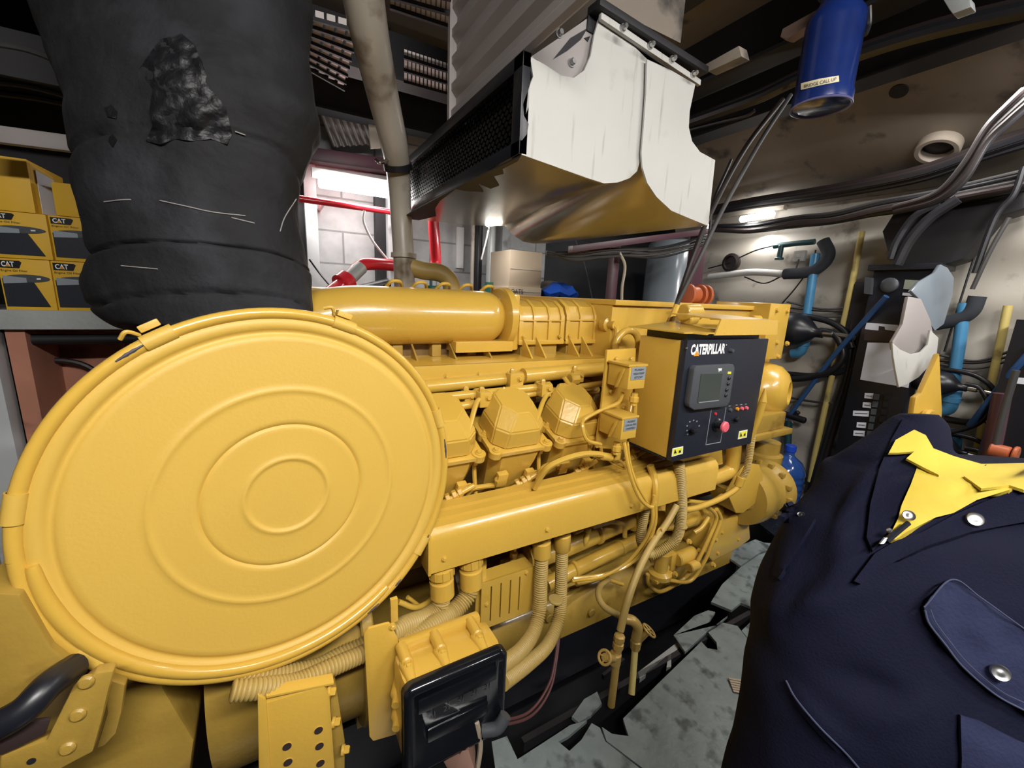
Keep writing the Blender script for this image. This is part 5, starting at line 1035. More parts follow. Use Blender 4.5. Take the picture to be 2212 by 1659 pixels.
for pts, lb in (([(1652, 1232), (1666, 1218), (1672, 1240), (1668, 1262), (1652, 1248)], 'lime tape scrap nearest the jacket on the far plate'), ([(1634, 1252), (1648, 1246), (1650, 1262), (1640, 1268), (1632, 1262)], 'small lime tape scrap left of the larger one')):
    plate(pts, lb, .004, TAPE, .003, 'tape_scrap', 'tape')
plate([(1648, 1244), (1652, 1242), (1660, 1262), (1652, 1280), (1640, 1275)], 'white paper scrap between the lime tape marks', .003, PAPER, .002, 'paper_scrap', 'paper')
for pts, m, lb in (([(1632, 1436), (1640, 1430), (1640, 1450), (1632, 1462)], LBL, 'thin yellow tape strip sticking up by the jacket hem'), ([(1636, 1484), (1644, 1492), (1642, 1508), (1634, 1500)], TAPE, 'lime tape strip lying below the yellow one')):
    plate(pts, lb, .006, m, .004, 'tape_scrap', 'tape')
b = newbm()
for k in range(6): obox(b, W(1575+k*2, 1470+k*5, 'z', .004+k*.0), W(1632, 1480+k*5, 'z', .004)-W(1575+k*2, 1470+k*5, 'z', .004), V((.004, .006, 0)), (0, 0, .006-.0008*k))
tag(obj('wood_offcut', b, CARD), 'pale slatted wood offcut lying on the plate beside the jacket', 'wood')
# ------------------------------------------------------------------ blue water bottle
bp = W(1684, 1092, 'z', 0); bp.z = 0
t = thing('water_bottle', 'large translucent blue water cooler bottle standing on the deck by the wall', 'bottle', bp)
b = newbm(); prof = [(.01, 0), (.12, 0), (.135, .02)]+[(.135+.004*math.sin(k*1.57), .02+k*.012) for k in range(1, 22)]+[(.13, .30), (.10, .35), (.05, .385), (.035, .40), (.035, .43)]
prof = [(r*.82, h*.95) for r, h in prof]; lathe(b, bp, (0, 0, 1), prof, 32); obj('bottle_body', b, mat('blue_bottle', (.03, .10, .38), .15, coat=.5, var=.2), t, smooth=60)
b = newbm(); rcyl(b, bp+V((0, 0, .40)), bp+V((0, 0, .445)), .034, .004); obj('bottle_cap', b, mat('bright_blue_cap', (.02, .08, .6), .3), t)
# ------------------------------------------------------------------ right wall pipes, hoses, rack
WX = 3.08
def PX(l, x=WX): return [W(a, b, 'x', (x if len(q) < 3 else q[2])) for q in l for a, b in [q[:2]]]
def wall_tube(name, pts, r, m, label, cat='pipe', n=12, x=WX, group=None):
    b = newbm(); tube(b, PX(pts, x), r, n); return tag(obj(name, b, m), label, cat, group)
def blue_pipe(top, bot, label, elbow=True):
    t = thing('water_pipe', label, 'pipe', W(*bot, 'x', WX)); b = newbm(); tube(b, PX([top, bot]), .026, 16); obj('pipe_run', b, BLUEP, t)
    if elbow:
        e = (bot[0]-16, bot[1]+8); b = newbm(); tube(b, PX([(bot[0]+3, bot[1]-26), (bot[0]+1, bot[1]-8), (bot[0]-6, bot[1]+3), (bot[0]-22, bot[1]+6)]), .031, 16); obj('elbow', b, BLUEP, t)
        for s in (.86, .92): b = newbm(); p = W(*top, 'x', WX).lerp(W(*bot, 'x', WX), s); rcyl(b, p-V((0, 0, .018)), p+V((0, 0, .018)), .036, .004); obj('collar', b, BLUEP, t)
blue_pipe((1762, 548), (1733, 758), 'light blue water pipe with elbow, left of the long yellow pipe')
blue_pipe((2084, 655), (2053, 880), 'light blue water pipe with elbow, above the jacket collar')
blue_pipe((2066, 926), (2058, 1010), 'short light blue pipe rising behind the shirt collar', False)
wall_tube('yellow_pipe', [(1862, 500), (1835, 640), (1800, 800), (1762, 975), (1750, 1040)], .017, PVAL, 'long thin yellow pipe running down the right wall beside the black rack')
wall_tube('yellow_pipe', [(2178, 660), (2150, 790), (2120, 930), (2105, 1010)], .017, PVAL, 'thin yellow pipe near the right edge above the jacket')
wall_tube('yellow_pipe', [(2048, 615), (2038, 665)], .016, PVAL, 'short yellow pipe stub beside the grey bracket')
wall_tube('blue_hose', [(1915, 640, 2.88), (1870, 690, 2.92), (1800, 770, 2.98), (1740, 850, 3.02), (1700, 905, 3.04)], .014, BLUED, 'dark blue hose running diagonally from the black rack', 'hose')
wall_tube('blue_hose', [(2240, 745, 2.88), (2190, 800, 2.9), (2150, 850, 2.95), (2095, 920, 3.0)], .014, BLUED, 'dark blue hose running diagonally at the right edge', 'hose')
# accumulators with hoses
def accu(cx, cy, k, lb):
    k_ = k
    t = thing('pressure_vessel', 'black rounded pressure vessel with hose fittings, '+lb, 'vessel', W(cx, cy, 'x', 3.0)); c = W(cx, cy, 'x', 3.0)
    b = newbm(); d = V((0, -1, -.05)); lathe(b, c, d, [(r*k, h*k) for r, h in [(.002, -.20), (.07, -.18), (.105, -.10), (.11, 0), (.095, .06), (.05, .11), (.03, .13), (.03, .17), (.02, .17)]], 28); obj('vessel_body', b, BLK, t, smooth=60)
    b = newbm(); e = c+d*.17*k; rcyl(b, e, e+V((0, -.06*k, 0)), .022*k, .003); rcyl(b, e+V((0, -.06*k, 0)), e+V((0, -.17*k, -.01)), .016*k, .003); obj('steel_fitting', b, STEEL, t)
    b = newbm(); tube(b, PX([(cx+55, cy+2), (cx+85, cy+10), (cx+102, cy+35), (cx+104, cy+62), (cx+80, cy+88), (cx+30, cy+104), (cx-20, cy+108)], 3.0), .020*k, 12); obj('hose', b, CABLE, t)
    b = newbm(); tube(b, PX([(cx+5, cy-30), (cx+40, cy-26), (cx+80, cy-15), (cx+112, cy+8), (cx+125, cy+40)], 3.05), .019*k, 12); obj('hose', b, CABLE, t)
accu(1716, 712, 1, 'left of the light blue pipe')
accu(2030, 828, .6, 'right of the yellow column')
accu(2030, 966, .6, 'low behind the shirt collar')
wall_tube('black_hose', [(1700, 808), (1750, 812), (1800, 806), (1840, 795), (1862, 780)], .02, CABLE, 'thick black hose curving below the first vessel', 'hose')
wall_tube('black_hose', [(2040, 905), (2090, 912), (2130, 908)], .018, CABLE, 'black hose crossing right of the yellow column', 'hose')
wall_tube('black_hose', [(1840, 700), (1832, 800), (1800, 900), (1770, 1000), (1752, 1060)], .022, CABLE, 'thick black hose hanging between the yellow pipe and the rack', 'hose')
wall_tube('black_hose', [(1862, 640), (1852, 740), (1820, 870), (1786, 980), (1775, 1050)], .018, CABLEB, 'dark hose beside the left edge of the rack', 'hose')
wall_tube('drain_riser', [(1704, 910), (1700, 1000), (1697, 1070)], .022, GREEND, 'dark green vertical pipe under the valve near the blue bottle')
p = W(1712, 902, 'x', 3.04); t = thing('hose_valve', 'dark brass hose valve behind the pump housing above the blue bottle', 'valve', p)
b = newbm(); rcyl(b, p-V((0, .08, 0)), p+V((0, .06, .01)), .022, .004); rcyl(b, p, p+V((0, -.03, .05)), .015, .003); obj('valve_body', b, CABLE, t)
b = newbm(); tube(b, PX([(1655, 908), (1685, 915), (1712, 912)]), .009, 8); obj('steel_line', b, STEEL, t)
wall_tube('bent_tube', [(1648, 985), (1665, 940), (1672, 915)], .007, STEEL, 'thin steel tube bending down above the blue bottle')
# teal valve & grey lagged hose at top of the wall
t = thing('teal_valve', 'dark teal valve line high on the right wall left of the light blue pipe', 'valve', W(1688, 540, 'x', 3.05))
b = newbm(); tube(b, PX([(1672, 532), (1710, 527), (1760, 522)]), .018, 12); obj('valve_line', b, GREEND, t)
b = newbm(); a = W(1688, 530, 'x', 3.05); rcyl(b, a, a-V((0, 0, .08)), .017, .003); rcyl(b, a-V((0, 0, .08)), a-V((0, 0, .095)), .028, .003); obj('valve_stem', b, GREEND, t)
wall_tube('lagged_hose', [(1778, 520), (1790, 548), (1776, 572), (1745, 588), (1695, 592)], .036, mat('dark_foam', (.035, .04, .05), .9, bump=.3), 'dark foam covered hose bending behind the light blue pipe', 'hose', 16)
wall_tube('lagged_hose', [(2112, 640), (2098, 672), (2068, 690), (2022, 700)], .034, mat('dark_foam_2', (.035, .04, .05), .9, bump=.3), 'dark foam covered hose behind the second light blue pipe', 'hose', 16)
wall_tube('white_lagged_pipe', [(1532, 598), (1580, 592), (1625, 588), (1670, 590), (1694, 592)], .024, WPIPE, 'white wrapped pipe running left from the foam covered hose')
p = W(1583, 568, 'x', 3.1); b = newbm(); lathe(b, p, (-1, 0, 0), [(.01, 0), (.065, 0), (.07, .03), (.05, .04), (.045, .02), (.01, .02)], 20); tag(obj('junction_disc', b, CABLEB), 'round brown junction fitting on the right wall', 'fitting')
p = W(1727, 553, 'x', 3.12); b = newbm(); box(b, p-V((.01, .035, .035)), p+V((.02, .035, .035)), bev=.004); box(b, p-V((.018, .012, .012)), p+V((0, .012, .012)), bev=.002); tag(obj('wall_socket', b, WPIPE), 'small white square socket on the right wall', 'socket')
for pts, lb in (([(1590, 560), (1630, 542), (1672, 530)], 'thin dark wire from the round fitting to the teal valve'), ([(1762, 540), (1755, 570), (1720, 620), (1690, 655)], 'thin dark wire slanting down behind the light blue pipe'), ([(1530, 580), (1560, 572), (1578, 568)], 'thin dark wire left of the round fitting'), ([(1608, 598), (1650, 612), (1690, 596)], 'thin wire sagging under the white wrapped pipe'), ([(2130, 500), (2100, 570), (2040, 760)], 'thin dark wire above the second vessel'), ([(1720, 580), (1726, 560)], 'short dark wire below the white socket')):
    wall_tube('thin_wire', pts, .005, CABLE, lb, 'wire', 6)
for i, (ya, yb) in enumerate(((652, 668), (664, 672), (672, 684))):
    wall_tube('wall_wire', [(1700, ya), (1780, yb), (1860, ya+8)], .007, CABLEG if i != 1 else CABLEB, ['upper of three thin wires across the wall behind the light blue pipe', 'middle of three thin wires across the wall behind the light blue pipe', 'lowest of three thin wires across the wall behind the light blue pipe'][i], 'wire', 6)
    wall_tube('wall_wire', [(2030, ya+115), (2110, yb+112), (2190, ya+104)], .007, CABLEG if i != 1 else CABLEB, ['upper of three thin wires across the wall right of the second blue pipe', 'middle of three thin wires across the wall right of the second blue pipe', 'lowest of three thin wires across the wall right of the second blue pipe'][i], 'wire', 6)
wall_tube('wall_wire', [(1700, 858), (1760, 868), (1830, 872)], .008, CABLEG, 'grey wire low on the right wall above the deck', 'wire', 6)
# wall cleats
for i, (x0, x1, y0, y1) in enumerate(((1872, 1884, 610, 720),)):
    b = newbm(); a, c = W(x0-18, y0, 'x', 3.1), W(x1-18, y1, 'x', 3.1); box(b, (3.06, min(a.y, c.y), c.z), (3.12, max(a.y, c.y), a.z)); tag(obj('cable_post', b, DARK), 'dark short post between the yellow pipe and the rack', 'post')
# black switchboard rack
RX = 2.93; t = thing('switchboard_rack', 'tall black switchboard rack with white paper and labels against the right wall', 'rack', W(1850, 960, 'x', RX)*1.0)
ra, rb = W(1885, 585, 'x', RX), W(2010, 592, 'x', RX); yl = W(1850, 780, 'x', RX).y+.01; yr_ = yl-.26; zt = ra.z
def rbox(y0, y1, z0, z1, m, nm, x0=RX-.004, x1=RX, parent=None, bev=0):
    b = newbm(); box(b, (x0, y0, z0), (x1, y1, z1), bev=bev); return obj(nm, b, m, parent or t)
rbox(yl, yr_, .0, zt, BLK, 'rack_body', RX, RX+.12, bev=.004)
rbox(yl+.02, yr_-.02, zt, zt+.03, BLK, 'rack_top', RX-.03, RX+.18, bev=.003)
def rq(pts, m, nm, d=.003):
    b = newbm(); prism(b, [W(a, c, 'x', RX-d) for a, c in pts], (d, 0, 0)); return obj(nm, b, m, t, smooth=0)
rq([(1872, 697), (1940, 702), (1938, 716), (1912, 712), (1911, 706), (1898, 704), (1897, 714), (1868, 711)], PAPER, 'white_strip')
rq([(1874, 740), (1930, 741), (1975, 755), (1962, 838), (1940, 834), (1858, 820)], PAPER, 'white_paper')
rq([(1868, 712), (1938, 717), (1930, 738), (1866, 735)], BRSH, 'brown_panel')
for x, y, w2 in ((1877, 855, 18), (1873, 875, 18), (1860, 893, 34), (1861, 918, 20), (1856, 936, 24)):
    o_ = rq([(x-w2/2, y-6), (x+w2/2, y-5), (x+w2/2-1, y+7), (x-w2/2-1, y+5)], PAPER, 'breaker_label', .004); rq([(x-w2/2+3, y-1), (x+w2/2-3, y), (x+w2/2-3, y+1.5), (x-w2/2+3, y+.8)], GREYP, 'label_print', .005)
for k in range(6): 
    y = 858+k*16; rq([(1888-k*3, y-7), (1898-k*3, y-6), (1896-k*3, y+6), (1886-k*3, y+5)], GREYP, 'breaker_switch', .014); rq([(1912-k*4, y-7), (1924-k*4, y-6), (1922-k*4, y+6), (1910-k*4, y+5)], BLK, 'breaker_switch', .014)
rq([(1955, 604), (1990, 606), (1987, 628), (1951, 624)], mat('olive_label', (.25, .27, .22), .6), 'olive_plate'); rq([(1950, 632), (1978, 634), (1976, 640), (1949, 638)], PAPER, 'small_strip')
b = newbm(); q = W(1922, 616, 'x', RX); lathe(b, q, (-1, 0, 0), [(.04, 0), (.04, .01), (.03, .018), (.01, .018)], 20); obj('gauge', b, GREYP, t)
rq([(1868, 598), (1883, 600), (1880, 636), (1866, 634)], GREYP, 'side_switch', .03)
# second rack glimpsed at right edge
b = newbm(); a, c = W(2196, 690, 'x', 2.9), W(2300, 900, 'x', 2.9); box(b, (2.9, c.y, 0), (3.1, a.y, a.z)); t2 = obj('switch_cabinet', b, BLK); tag(t2, 'black switch cabinet cut off by the right picture edge', 'cabinet')
b = newbm(); prism(b, [W(x, y, 'x', 2.896) for x, y in ((2192, 815), (2230, 818), (2230, 832), (2190, 828))], (.004, 0, 0)); obj('white_strip', b, PAPER, t2)
# purple brown pipes and orange fitting at the right edge low
wall_tube('steel_post', [(2165, 850, 2.7), (2150, 930, 2.7), (2135, 1010, 2.7), (2080, 1330, 2.7)], .03, PURP, 'purple brown post at the right edge above the shirt', 'post')
wall_tube('steel_rod', [(2195, 800, 2.6), (2165, 900, 2.6), (2140, 1010, 2.6)], .012, CABLEG, 'thin grey rod in front of the purple post at right edge', 'rod')
p = W(2160, 975, 'x', 2.6); b = newbm(); rcyl(b, p-V((0, .03, 0)), p+V((0, .03, 0)), .028, .005); rcyl(b, p-V((0, .05, 0)), p-V((0, .035, 0)), .036, .004); tag(obj('orange_valve', b, ORNG), 'small orange fitting at the right edge behind the shirt', 'valve')
# grey bracket, white curved sheet and yellow column beside the rack
b = newbm(); q = [D(x, y, 2.05) for x, y in ((1968, 628), (1985, 608), (2020, 588), (2032, 570), (2048, 578), (2062, 600), (2058, 640), (2040, 700), (2020, 715), (2004, 690), (1990, 650))]
prism(b, q, cf*.02, .006); tag(obj('crumpled_sheet', b, GREYT), 'crumpled grey sheet beside the top of the rack', 'sheet')
b = newbm(); q = [D(x, y, 2.02) for x, y in ((1962, 640), (1990, 645), (2010, 690), (2016, 720), (1990, 760), (1960, 768), (1930, 755), (1928, 738), (1950, 700))]
prism(b, q, cf*.02, .004); tag(obj('metal_flap', b, CORG), 'brownish grey metal flap hanging in front of the rack', 'flap')
b = newbm(); q = [D(x, y, 1.98) for x, y in ((1928, 740), (1945, 755), (1968, 765), (1990, 760), (2004, 745), (2010, 712), (2028, 730), (2024, 765), (2008, 790), (1985, 815), (1960, 830), (1942, 837), (1935, 800), (1930, 770))]
prism(b, q, cf*.012, .003); tag(obj('curved_sheet', b, WSHEET), 'curved off white sheet metal piece in front of the rack', 'sheet')
b = newbm(); q = [D(x, y, 1.9) for x, y in ((1978, 858), (1990, 850), (2030, 762), (2036, 885), (2028, 1045), (1965, 1045), (1972, 900))]
prism(b, q, cf*.03, .006); yc_ = tag(obj('yellow_column', b, YEL), 'yellow painted machine column rising behind the shirt collar', 'column')
b = newbm(); rcyl(b, D(1998, 905, 1.9), D(2002, 905, 1.9)-cf*.03, .045, .008); rcyl(b, D(2018, 935, 1.9), D(2019, 935, 1.9)-cf*.02, .024, .004); obj('round_boss', b, YEL, yc_)
# ------------------------------------------------------------------ overhead: blue bell housing, cables, ridge, ring
c0 = D(1772, 232, 1.22); up = V((0, 0, 1))
t = thing('call_bell', 'translucent blue cylindrical bell housing with a worded strip, hanging from the deckhead', 'bell', c0)
def rr_(px): return px/2/F*1.22*.80
R_ = rr_(138); H = .262
b = newbm(); lathe(b, c0, up, [(R_*.93, .0), (R_*1.0, .004), (R_*1.0, .03), (R_*.955, .04), (R_*.96, H*.78), (R_*.93, H*.86), (R_*.72, H*.95), (R_*.60, H), (R_*.60, H+.02), (R_*.70, H+.025), (R_*.70, H+.04), (R_*.60, H+.045), (R_*.60, 2.5-c0.z)], 44); obj('bell_body', b, BLUEB, t, smooth=50)
b = newbm(); sweep(b, [c0+V((math.cos(k/44*6.2832), math.sin(k/44*6.2832), 0))*R_*.985 for k in range(45)], .0035, 8); obj('bottom_rim', b, mat('milky_blue_rim', (.10, .10, .22), .3), t)
bm_ = newbm(); lathe(bm_, c0, up, [(R_*1.0, -.1), (R_*1.0, H)], 64); bvb = BVHTree.FromBMesh(bm_); bm_.free()
b = drape_poly(bvb, [(1730, 180), (1770, 170), (1812, 163), (1813, 176), (1772, 184), (1730, 194)], .001, .001, 6); obj('word_strip', b, mat('cream_strip', (.7, .62, .42), .6), t)
mid = bvb.ray_cast(CAM, ray(1771, 179).normalized())[0]; e1 = bvb.ray_cast(CAM, ray(1735, 187).normalized())[0]; e2 = bvb.ray_cast(CAM, ray(1808, 170).normalized())[0]
# lettering bent around the strip
cu = bpy.data.curves.new('t', 'FONT'); cu.body = 'BRIDGE CALL UP'; to = bpy.data.objects.new('t', cu); COL.objects.link(to)
me = bpy.data.meshes.new_from_object(to.evaluated_get(bpy.context.evaluated_depsgraph_get())); bpy.data.objects.remove(to); b = newbm(); b.from_mesh(me)
xs = [v.co.x for v in b.verts]; ys = [v.co.y for v in b.verts]
for v in b.verts:
    u = (v.co.x-min(xs))/(max(xs)-min(xs)) if False else v.co.x/max(xs); h = v.co.y/max(ys)-.5
    px_ = 1736+u*71; py_ = 186.5-u*16.5-h*7
    hh_ = bvb.ray_cast(CAM, ray(px_, py_).normalized())[0]; v.co = hh_-ray(px_, py_).normalized()*.003
obj('lettering', b, BLK, t, smooth=0, recalc=False)
b = newbm(); a = D(1868, 75, 1.25); tube(b, [a, a+V((.01, .0, .03)), a+V((-.01, 0, .07))], .008, 8); obj('side_catch', b, BLK, t)
def oh(pts, x, r, m, label, name='overhead_cable', cat='cable', group=None, n=8):
    b = newbm(); tube(b, [W(a, c, 'x', x) for a, c in pts], r, n); return tag(obj(name, b, m), label, cat, group)
# big cable runs between the wall and the deckhead
g = 'cables bundled along the right deckhead'; lb = 'dark cable in the long bundle running under the deckhead along the right wall'
for i in range(16):
    x = 2.86+random.uniform(-.05, .12); o_ = random.uniform(-11, 11); k = random.uniform(-5, 5)
    oh([(1532, 492+o_*.5), (1620, 492+o_*.8+k), (1720, 478+o_), (1800, 470+o_+k), (1900, 448+o_*1.3), (2020, 428+o_*1.5), (2230, 385+o_*2+k)], x, random.choice((.008, .011, .014)), random.choice((CABLE, CABLEG, CABLE, CABLEB)), lb, group=g)
g2 = 'black cables above the wall lamp'; lb2 = 'black cable in the upper bundle slanting up to the right above the wall lamp'
for i in range(9):
    x = 2.9+random.uniform(-.06, .08); o_ = random.uniform(-9, 9)
    oh([(1500, 462+o_*.6), (1620, 440+o_*.8), (1760, 420+o_), (1900, 396+o_*1.2), (2010, 370+o_*1.4), (2120, 330+o_*1.5), (2240, 290+o_*2)], x, random.choice((.013, .018, .022)), random.choice((CABLE, CABLE, CABLEB)), lb2, group=g2)
g3 = 'cables gathered at the upper right edge'; lb3 = 'cable in the thick bunch curling up at the right picture edge'
for i in range(12):
    o_ = random.uniform(-26, 26); oh([(1930, 455+o_*.3), (2020, 430+o_*.5), (2080, 380+o_), (2130, 300+o_), (2180, 250+o_*1.1), (2260, 180+o_*1.3)], 2.6+random.uniform(-.1, .1), random.choice((.010, .014, .018)), random.choice((CABLE, CABLE, CABLEG, CABLEB)), lb3, group=g3)
g4 = 'cables along the middle deck beam'; lb4 = 'black cable in the run under the middle deck beam right of the white sheets'
for i in range(9):
    o_ = random.uniform(-12, 12); oh([(1488, 262+o_*.6), (1560, 236+o_*.8), (1640, 206+o_), (1720, 168+o_), (1860, 110+o_*1.2), (2020, 60+o_*1.4), (2240, 8+o_*1.6)], 1.85+random.uniform(-.05, .05), random.choice((.011, .015, .02)), random.choice((CABLE, CABLE, CABLEB)), lb4, group=g4)
oh([(1490, 280), (1560, 262), (1610, 250), (1630, 238)], 1.9, .009, CABLE, 'loose black cable sagging below the middle run beside the white sheet')
# ridge pipe on the hull plate with stuck cable
oh([(1535, 392), (1660, 352), (1800, 316), (1950, 278), (2080, 246), (2240, 215)], 3.0, .016, CREAM, 'cream painted pipe ridge running across the hull plating', 'ridge_pipe', 'pipe', n=12)
oh([(1535, 384), (1640, 352), (1740, 334), (1800, 338), (1850, 328), (1880, 312)], 2.97, .008, CABLE, 'black cable sagging from the cream ridge pipe')
for x, y in ((1622, 366), (1736, 338), (1900, 296)):
    b = newbm(); p = W(x, y, 'x', 2.98); lathe(b, p, (-1, 0, 0), [(.018, 0), (.018, .01), (.01, .014)], 12); tag(obj('pipe_clip', b, CREAM), {1622: 'left small round clip on the cream ridge pipe', 1736: 'middle small round clip on the cream ridge pipe', 1900: 'right small round clip on the cream ridge pipe'}[x], 'clip')
def on_plate(px, py):
    n_ = V((-.48, 0, -.88)).normalized(); d_ = ray(px, py); return CAM+d_*((V((3.1, 0, 2.02))-CAM).dot(n_)/d_.dot(n_)), n_
b = newbm(); p, d = on_plate(2030, 312); b2 = newbm(); lathe(b2, p, d, [(.07, -.002), (.07, .004)], 24); hole_bm = b2
lathe(b, p, d, [(.060, -.01), (.085, -.01), (.085, .04), (.080, .045), (.064, .045), (.060, .04), (.060, -.01)], 32); rc_ = tag(obj('ring_collar', b, CEIL), 'beige ring collar around a dark hole in the hull plating', 'collar')
obj('dark_hole', hole_bm, BLK, rc_)
b = newbm(); p, d = on_plate(1942, 196); lathe(b, p, d, [(.005, 0), (.035, 0), (.035, .006), (.005, .006)], 20); tag(obj('dark_plug', b, DARK), 'dark round plug on the beige deckhead plate right of the blue bell', 'plug')
# dark duct mass at right top
b = newbm(); q = [W(x, y, 'x', 2.95) for x, y in ((1905, 500), (1930, 460), (2000, 440), (2120, 400), (2215, 380), (2215, 450), (2150, 470), (2080, 560), (2030, 575), (1945, 582), (1935, 560), (1920, 555))]
prism(b, q, (.15, 0, 0), .01); tag(obj('dark_bracket', b, DARK), 'large black bracket mass above the switchboard rack', 'bracket')
for i, (pts, r) in enumerate((([(1925, 560), (1940, 520), (1975, 470), (2030, 440)], .02), ([(1938, 572), (1965, 520), (2010, 470), (2070, 430)], .024), ([(2212, 360), (2190, 420), (2150, 470), (2105, 590)], .012), ([(2180, 470), (2140, 540), (2100, 625)], .009))):
    oh(pts, 2.8, r, CABLE if i != 3 else CABLEG, ['black cable entering the rack top at left', 'black cable entering the rack top at right', 'black rod slanting down at the right edge beside the bracket', 'grey rod slanting down at the right edge beside the bracket'][i])
# slanting stays in front of the wall, from the deckhead to the cabinet
for i, (pts, r, m, lb) in enumerate((([(1708, 205, 1.05), (1640, 310, 1.06), (1560, 455, 1.07), (1510, 560, 1.08), (1442, 700, 1.12)], .008, CABLEG, 'grey stay cable slanting from the blue bell to the control cabinet'), ([(1690, 215, 1.12), (1610, 320, 1.12), (1540, 450, 1.12), (1495, 560, 1.12), (1448, 700, 1.14)], .010, CABLEB, 'brown stay cable slanting behind the grey one to the control cabinet'), ([(1580, 345, 1.2), (1540, 440, 1.2), (1528, 520, 1.2), (1480, 620, 1.2)], .006, CABLE, 'thin black cable hanging beside the slanting stays'))):
    b = newbm(); tube(b, P3(pts), r, 10); tag(obj('stay_cable', b, m), lb, 'cable')
b = newbm(); tube(b, P3([(1462, 660, 1.1), (1446, 700, 1.09)]), .012, 8); tag(obj('yellow_sleeve', b, YEL), 'yellow sleeve at the foot of the slanting stay cables', 'sleeve')
# planks / plates on the deckhead
for pts, x, lb, m in (([(1685, 80), (1690, 62), (1765, 20), (1772, 38), (1700, 84)], 1.5, 'pinkish wood block against the deck beam left of the blue bell', mat('dusty_pink_wood', (.22, .15, .12), .8)), ([(1512, 145), (1596, 98), (1602, 122), (1530, 155)], 1.2, 'brown wood block above the flange of the duct', CEIL), ([(2035, -5), (2095, -5), (2098, 15), (2058, 30), (2050, 20)], 1.6, 'grey galvanised box at the top edge right of the blue bell', GALV)):
    b = newbm(); prism(b, [W(a, c, 'x', x) for a, c in pts], (.04, 0, 0), .003); tag(obj('wood_block' if 'wood' in lb else 'metal_box', b, m), lb, 'block' if 'wood' in lb else 'box')
# ------------------------------------------------------------------ person in navy jacket (no head shows in the photograph)
PD = .52
prs = [(895, 1955, 2010, .62), (915, 1928, 2022, .62), (945, 1897, 2026, .61), (975, 1862, 2035, .60), (998, 1836, 2120, .60), (1012, 1826, 2420, .59), (1034, 1808, 2560, .58), (1080, 1775, 2680, .57), (1130, 1735, 2700, .55), (1190, 1700, 2700, .54), (1260, 1664, 2700, .53), (1330, 1648, 2700, .52), (1400, 1642, 2680, .51), (1480, 1632, 2680, .50), (1560, 1618, 2680, .50), (1660, 1598, 2680, .50), (1800, 1570, 2680, .50), (2000, 1540, 2680, .5)]
N_ = 96; rg = []
for v, xl, xr, dp in prs:
    c = D((xl+xr)/2, v, dp+.10); hw = (xr-xl)/2/F*(dp+.10); hd = min(.15, hw*.8); ring = []
    for k in range(N_):
        th = 2*math.pi*k/N_; ct, st = math.cos(th), math.sin(th); e = .85
        ring.append(c+cR*(abs(ct)**e*(1 if ct > 0 else -1))*hw+cf*(abs(st)**e*(1 if st > 0 else -1))*hd)
    rg.append(ring)
RR = []
for i in range(len(rg)-1):
    g_ = lambda j: rg[max(0, min(len(rg)-1, j))]
    for s in range(6): RR.append([cat(g_(i-1)[k], g_(i)[k], g_(i+1)[k], g_(i+2)[k], s/6) for k in range(N_)])
RR.append(rg[-1])
def pix(p): q = p-CAM; z = q.dot(cf); return 1106+F*q.dot(cR)/z, 829.5-F*q.dot(cU)/z
def seg(px, py, x0, y0, x1, y1):
    dx, dy = x1-x0, y1-y0; t = max(0, min(1, ((px-x0)*dx+(py-y0)*dy)/(dx*dx+dy*dy))); return math.hypot(px-x0-dx*t, py-y0-dy*t), t
folds = [((1905, 1165), (1700, 1358), .010, 34), ((1860, 1240), (2212, 1120), .006, 14), ((1955, 905), (1775, 1230), .010, 22), ((1650, 1330), (1980, 1250), .007, 26), ((1700, 1470), (1860, 1659), .010, 14), ((1760, 1440), (1990, 1520), -.008, 30), ((1800, 1600), (2100, 1480), .006, 24), ((1870, 1000), (1820, 1290), .006, 22), ((1720, 1120), (1660, 1400), .006, 16)]
for r in RR:
    ctr = sum(r, V())/N_
    for k in range(N_):
        p = r[k]; d = (p-ctr).normalized(); x, y = pix(p); h = .009*noise.noise(p*8)+.004*noise.noise(p*20)
        for (a, c, hh_, w_) in folds:
            ds, tt = seg(x, y, *a, *c); h += hh_*1.5*math.exp(-(ds/w_)**2)*math.sin(math.pi*min(1, max(.08, tt)))*(1) if tt else 0
        r[k] = p+d*h
b = newbm(); quadloft(b, RR); bmesh.ops.recalc_face_normals(b, faces=b.faces); bvp = BVHTree.FromBMesh(b)
PE = thing('person', 'person in dark navy snap jacket over a yellow shirt standing close at the lower right', 'person', RR[-1][0]*.5+RR[-1][N_//2]*.5)
obj('jacket', b, NAVY, PE, smooth=80, recalc=False)
SHp = [(1905, 1165), (1925, 1150), (1940, 1120), (1948, 1090), (1968, 1045), (1990, 985), (2000, 962), (2060, 985), (2120, 1002), (2212, 1000), (2300, 1000), (2300, 1032), (2212, 1048), (2110, 1080), (2060, 1108), (2020, 1118), (1960, 1148), (1935, 1165)]
b = drape_poly(bvp, SHp, .016, .008, 12, .004); obj('yellow_shirt', b, SHIRT, PE, smooth=80)
b = drape_poly(bvp, [(1920, 978), (1935, 950), (1975, 928), (2000, 940), (2026, 985), (2028, 1026), (1992, 1008), (1958, 990), (1975, 975), (1940, 978)], .028, .004, 10); obj('shirt_collar', b, SHIRT, PE, smooth=60)
b = drape_poly(bvp, [(2082, 1028), (2130, 1022), (2212, 1000), (2300, 990), (2300, 1050), (2212, 1058), (2180, 1048), (2120, 1055)], .026, .004, 12); obj('shirt_collar', b, SHIRT, PE, smooth=60)
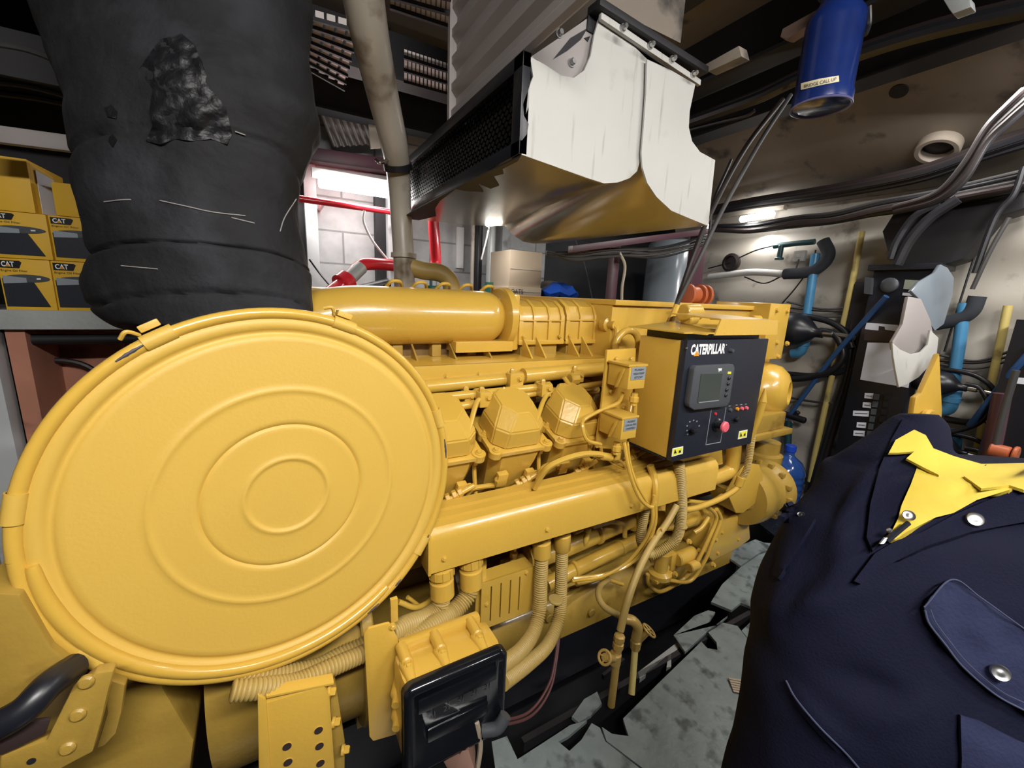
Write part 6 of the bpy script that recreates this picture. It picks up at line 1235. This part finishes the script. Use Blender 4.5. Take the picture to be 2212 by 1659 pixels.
# lapels
b = drape_poly(bvp, [(1952, 902), (1968, 912), (1985, 960), (1990, 985), (1972, 1035), (1950, 1078), (1930, 1130), (1900, 1172), (1885, 1190), (1872, 1160), (1880, 1090), (1900, 1010), (1925, 950)], .010, .006, 14); obj('left_lapel', b, NAVY, PE, smooth=60)
b = drape_poly(bvp, [(1890, 1195), (1935, 1168), (1990, 1150), (2060, 1112), (2130, 1082), (2212, 1052), (2300, 1040), (2300, 1120), (2212, 1128), (2100, 1148), (2000, 1180), (1930, 1215), (1860, 1262), (1845, 1255)], .010, .006, 14); obj('right_lapel', b, NAVY, PE, smooth=60)
def snap(x, y, r, nm='snap_button', off=.018):
    h = bvp.ray_cast(CAM, ray(x, y).normalized()); p = h[0]; n_ = h[1] if h[1].dot(ray(x, y)) < 0 else -h[1]; n_ = (n_-ray(x, y).normalized()).normalized(); p = p-ray(x, y).normalized()*off
    b = newbm(); lathe(b, p, n_, [(r, 0), (r*1.02, .0015), (r*.9, .003), (r*.6, .0022), (r*.35, .0024), (.0002, .0028)], 24); return obj(nm, b, STEEL, PE, smooth=50)
snap(2106, 1122, .0088); snap(1963, 1114, .0070, off=.026); snap(2160, 1453, .0085, off=.022); snap(1731, 1113, .005, off=.006)
# zipper
b = newbm(); drape_line(bvp, [(1962, 1130), (1940, 1148), (1915, 1170)], .026, .0035, b); obj('zipper', b, BLK, PE)
h = bvp.ray_cast(CAM, ray(1908, 1160).normalized())[0]-ray(1908, 1160).normalized()*.030; h2 = bvp.ray_cast(CAM, ray(1897, 1174).normalized())[0]-ray(1897, 1174).normalized()*.030
b = newbm(); obox(b, h, h2-h, cR*.006, -cf*.002, .0006); obj('zipper_pull', b, STEEL, PE)
b = newbm(); q = bvp.ray_cast(CAM, ray(1920, 1146).normalized())[0]-ray(1920, 1146).normalized()*.030; lathe(b, q, -cf, [(.0035, 0), (.0035, .002), (.001, .003)], 14); obj('zipper_stop', b, STEEL, PE)
# pocket flap and patch pocket
FL = [(1996, 1312), (2010, 1290), (2040, 1262), (2056, 1252), (2120, 1292), (2212, 1358), (2300, 1415), (2300, 1580), (2212, 1535), (2150, 1500), (2080, 1440), (2040, 1390), (2005, 1345)]
b = drape_poly(bvp, FL, .012, .006, 14, .006); obj('pocket_flap', b, NAVYL, PE, smooth=60)
b = newbm(); drape_line(bvp, [(1996, 1312), (2056, 1252), (2120, 1292), (2212, 1358), (2290, 1410)], .019, .0009, b); drape_line(bvp, [(1998, 1318), (2008, 1348), (2042, 1392), (2082, 1442), (2150, 1500), (2212, 1534), (2290, 1572)], .019, .0011, b); drape_line(bvp, [(2010, 1316), (2022, 1345), (2052, 1386), (2092, 1434), (2158, 1490), (2212, 1518)], .019, .0006, b); obj('flap_stitching', b, NAVYS, PE)
b = newbm(); drape_line(bvp, [(1698, 1470), (1720, 1510), (1770, 1570), (1830, 1630), (1880, 1690)], .004, .0012, b); drape_line(bvp, [(2075, 1560), (2085, 1620), (2090, 1700)], .004, .0010, b); obj('jacket_seam', b, NAVYS, PE)
b = drape_poly(bvp, [(2075, 1545), (2120, 1560), (2200, 1600), (2300, 1640), (2300, 1800), (2070, 1800), (2078, 1640)], .008, .004, 16, .004); obj('patch_pocket', b, NAVYL, PE, smooth=60)
b = drape_poly(bvp, [(1700, 1095), (1735, 1082), (1760, 1120), (1712, 1200), (1680, 1250), (1668, 1240)], .008, .005, 12, .004); obj('sleeve_tab', b, NAVY, PE, smooth=60)
bpy.context.view_layer.update()
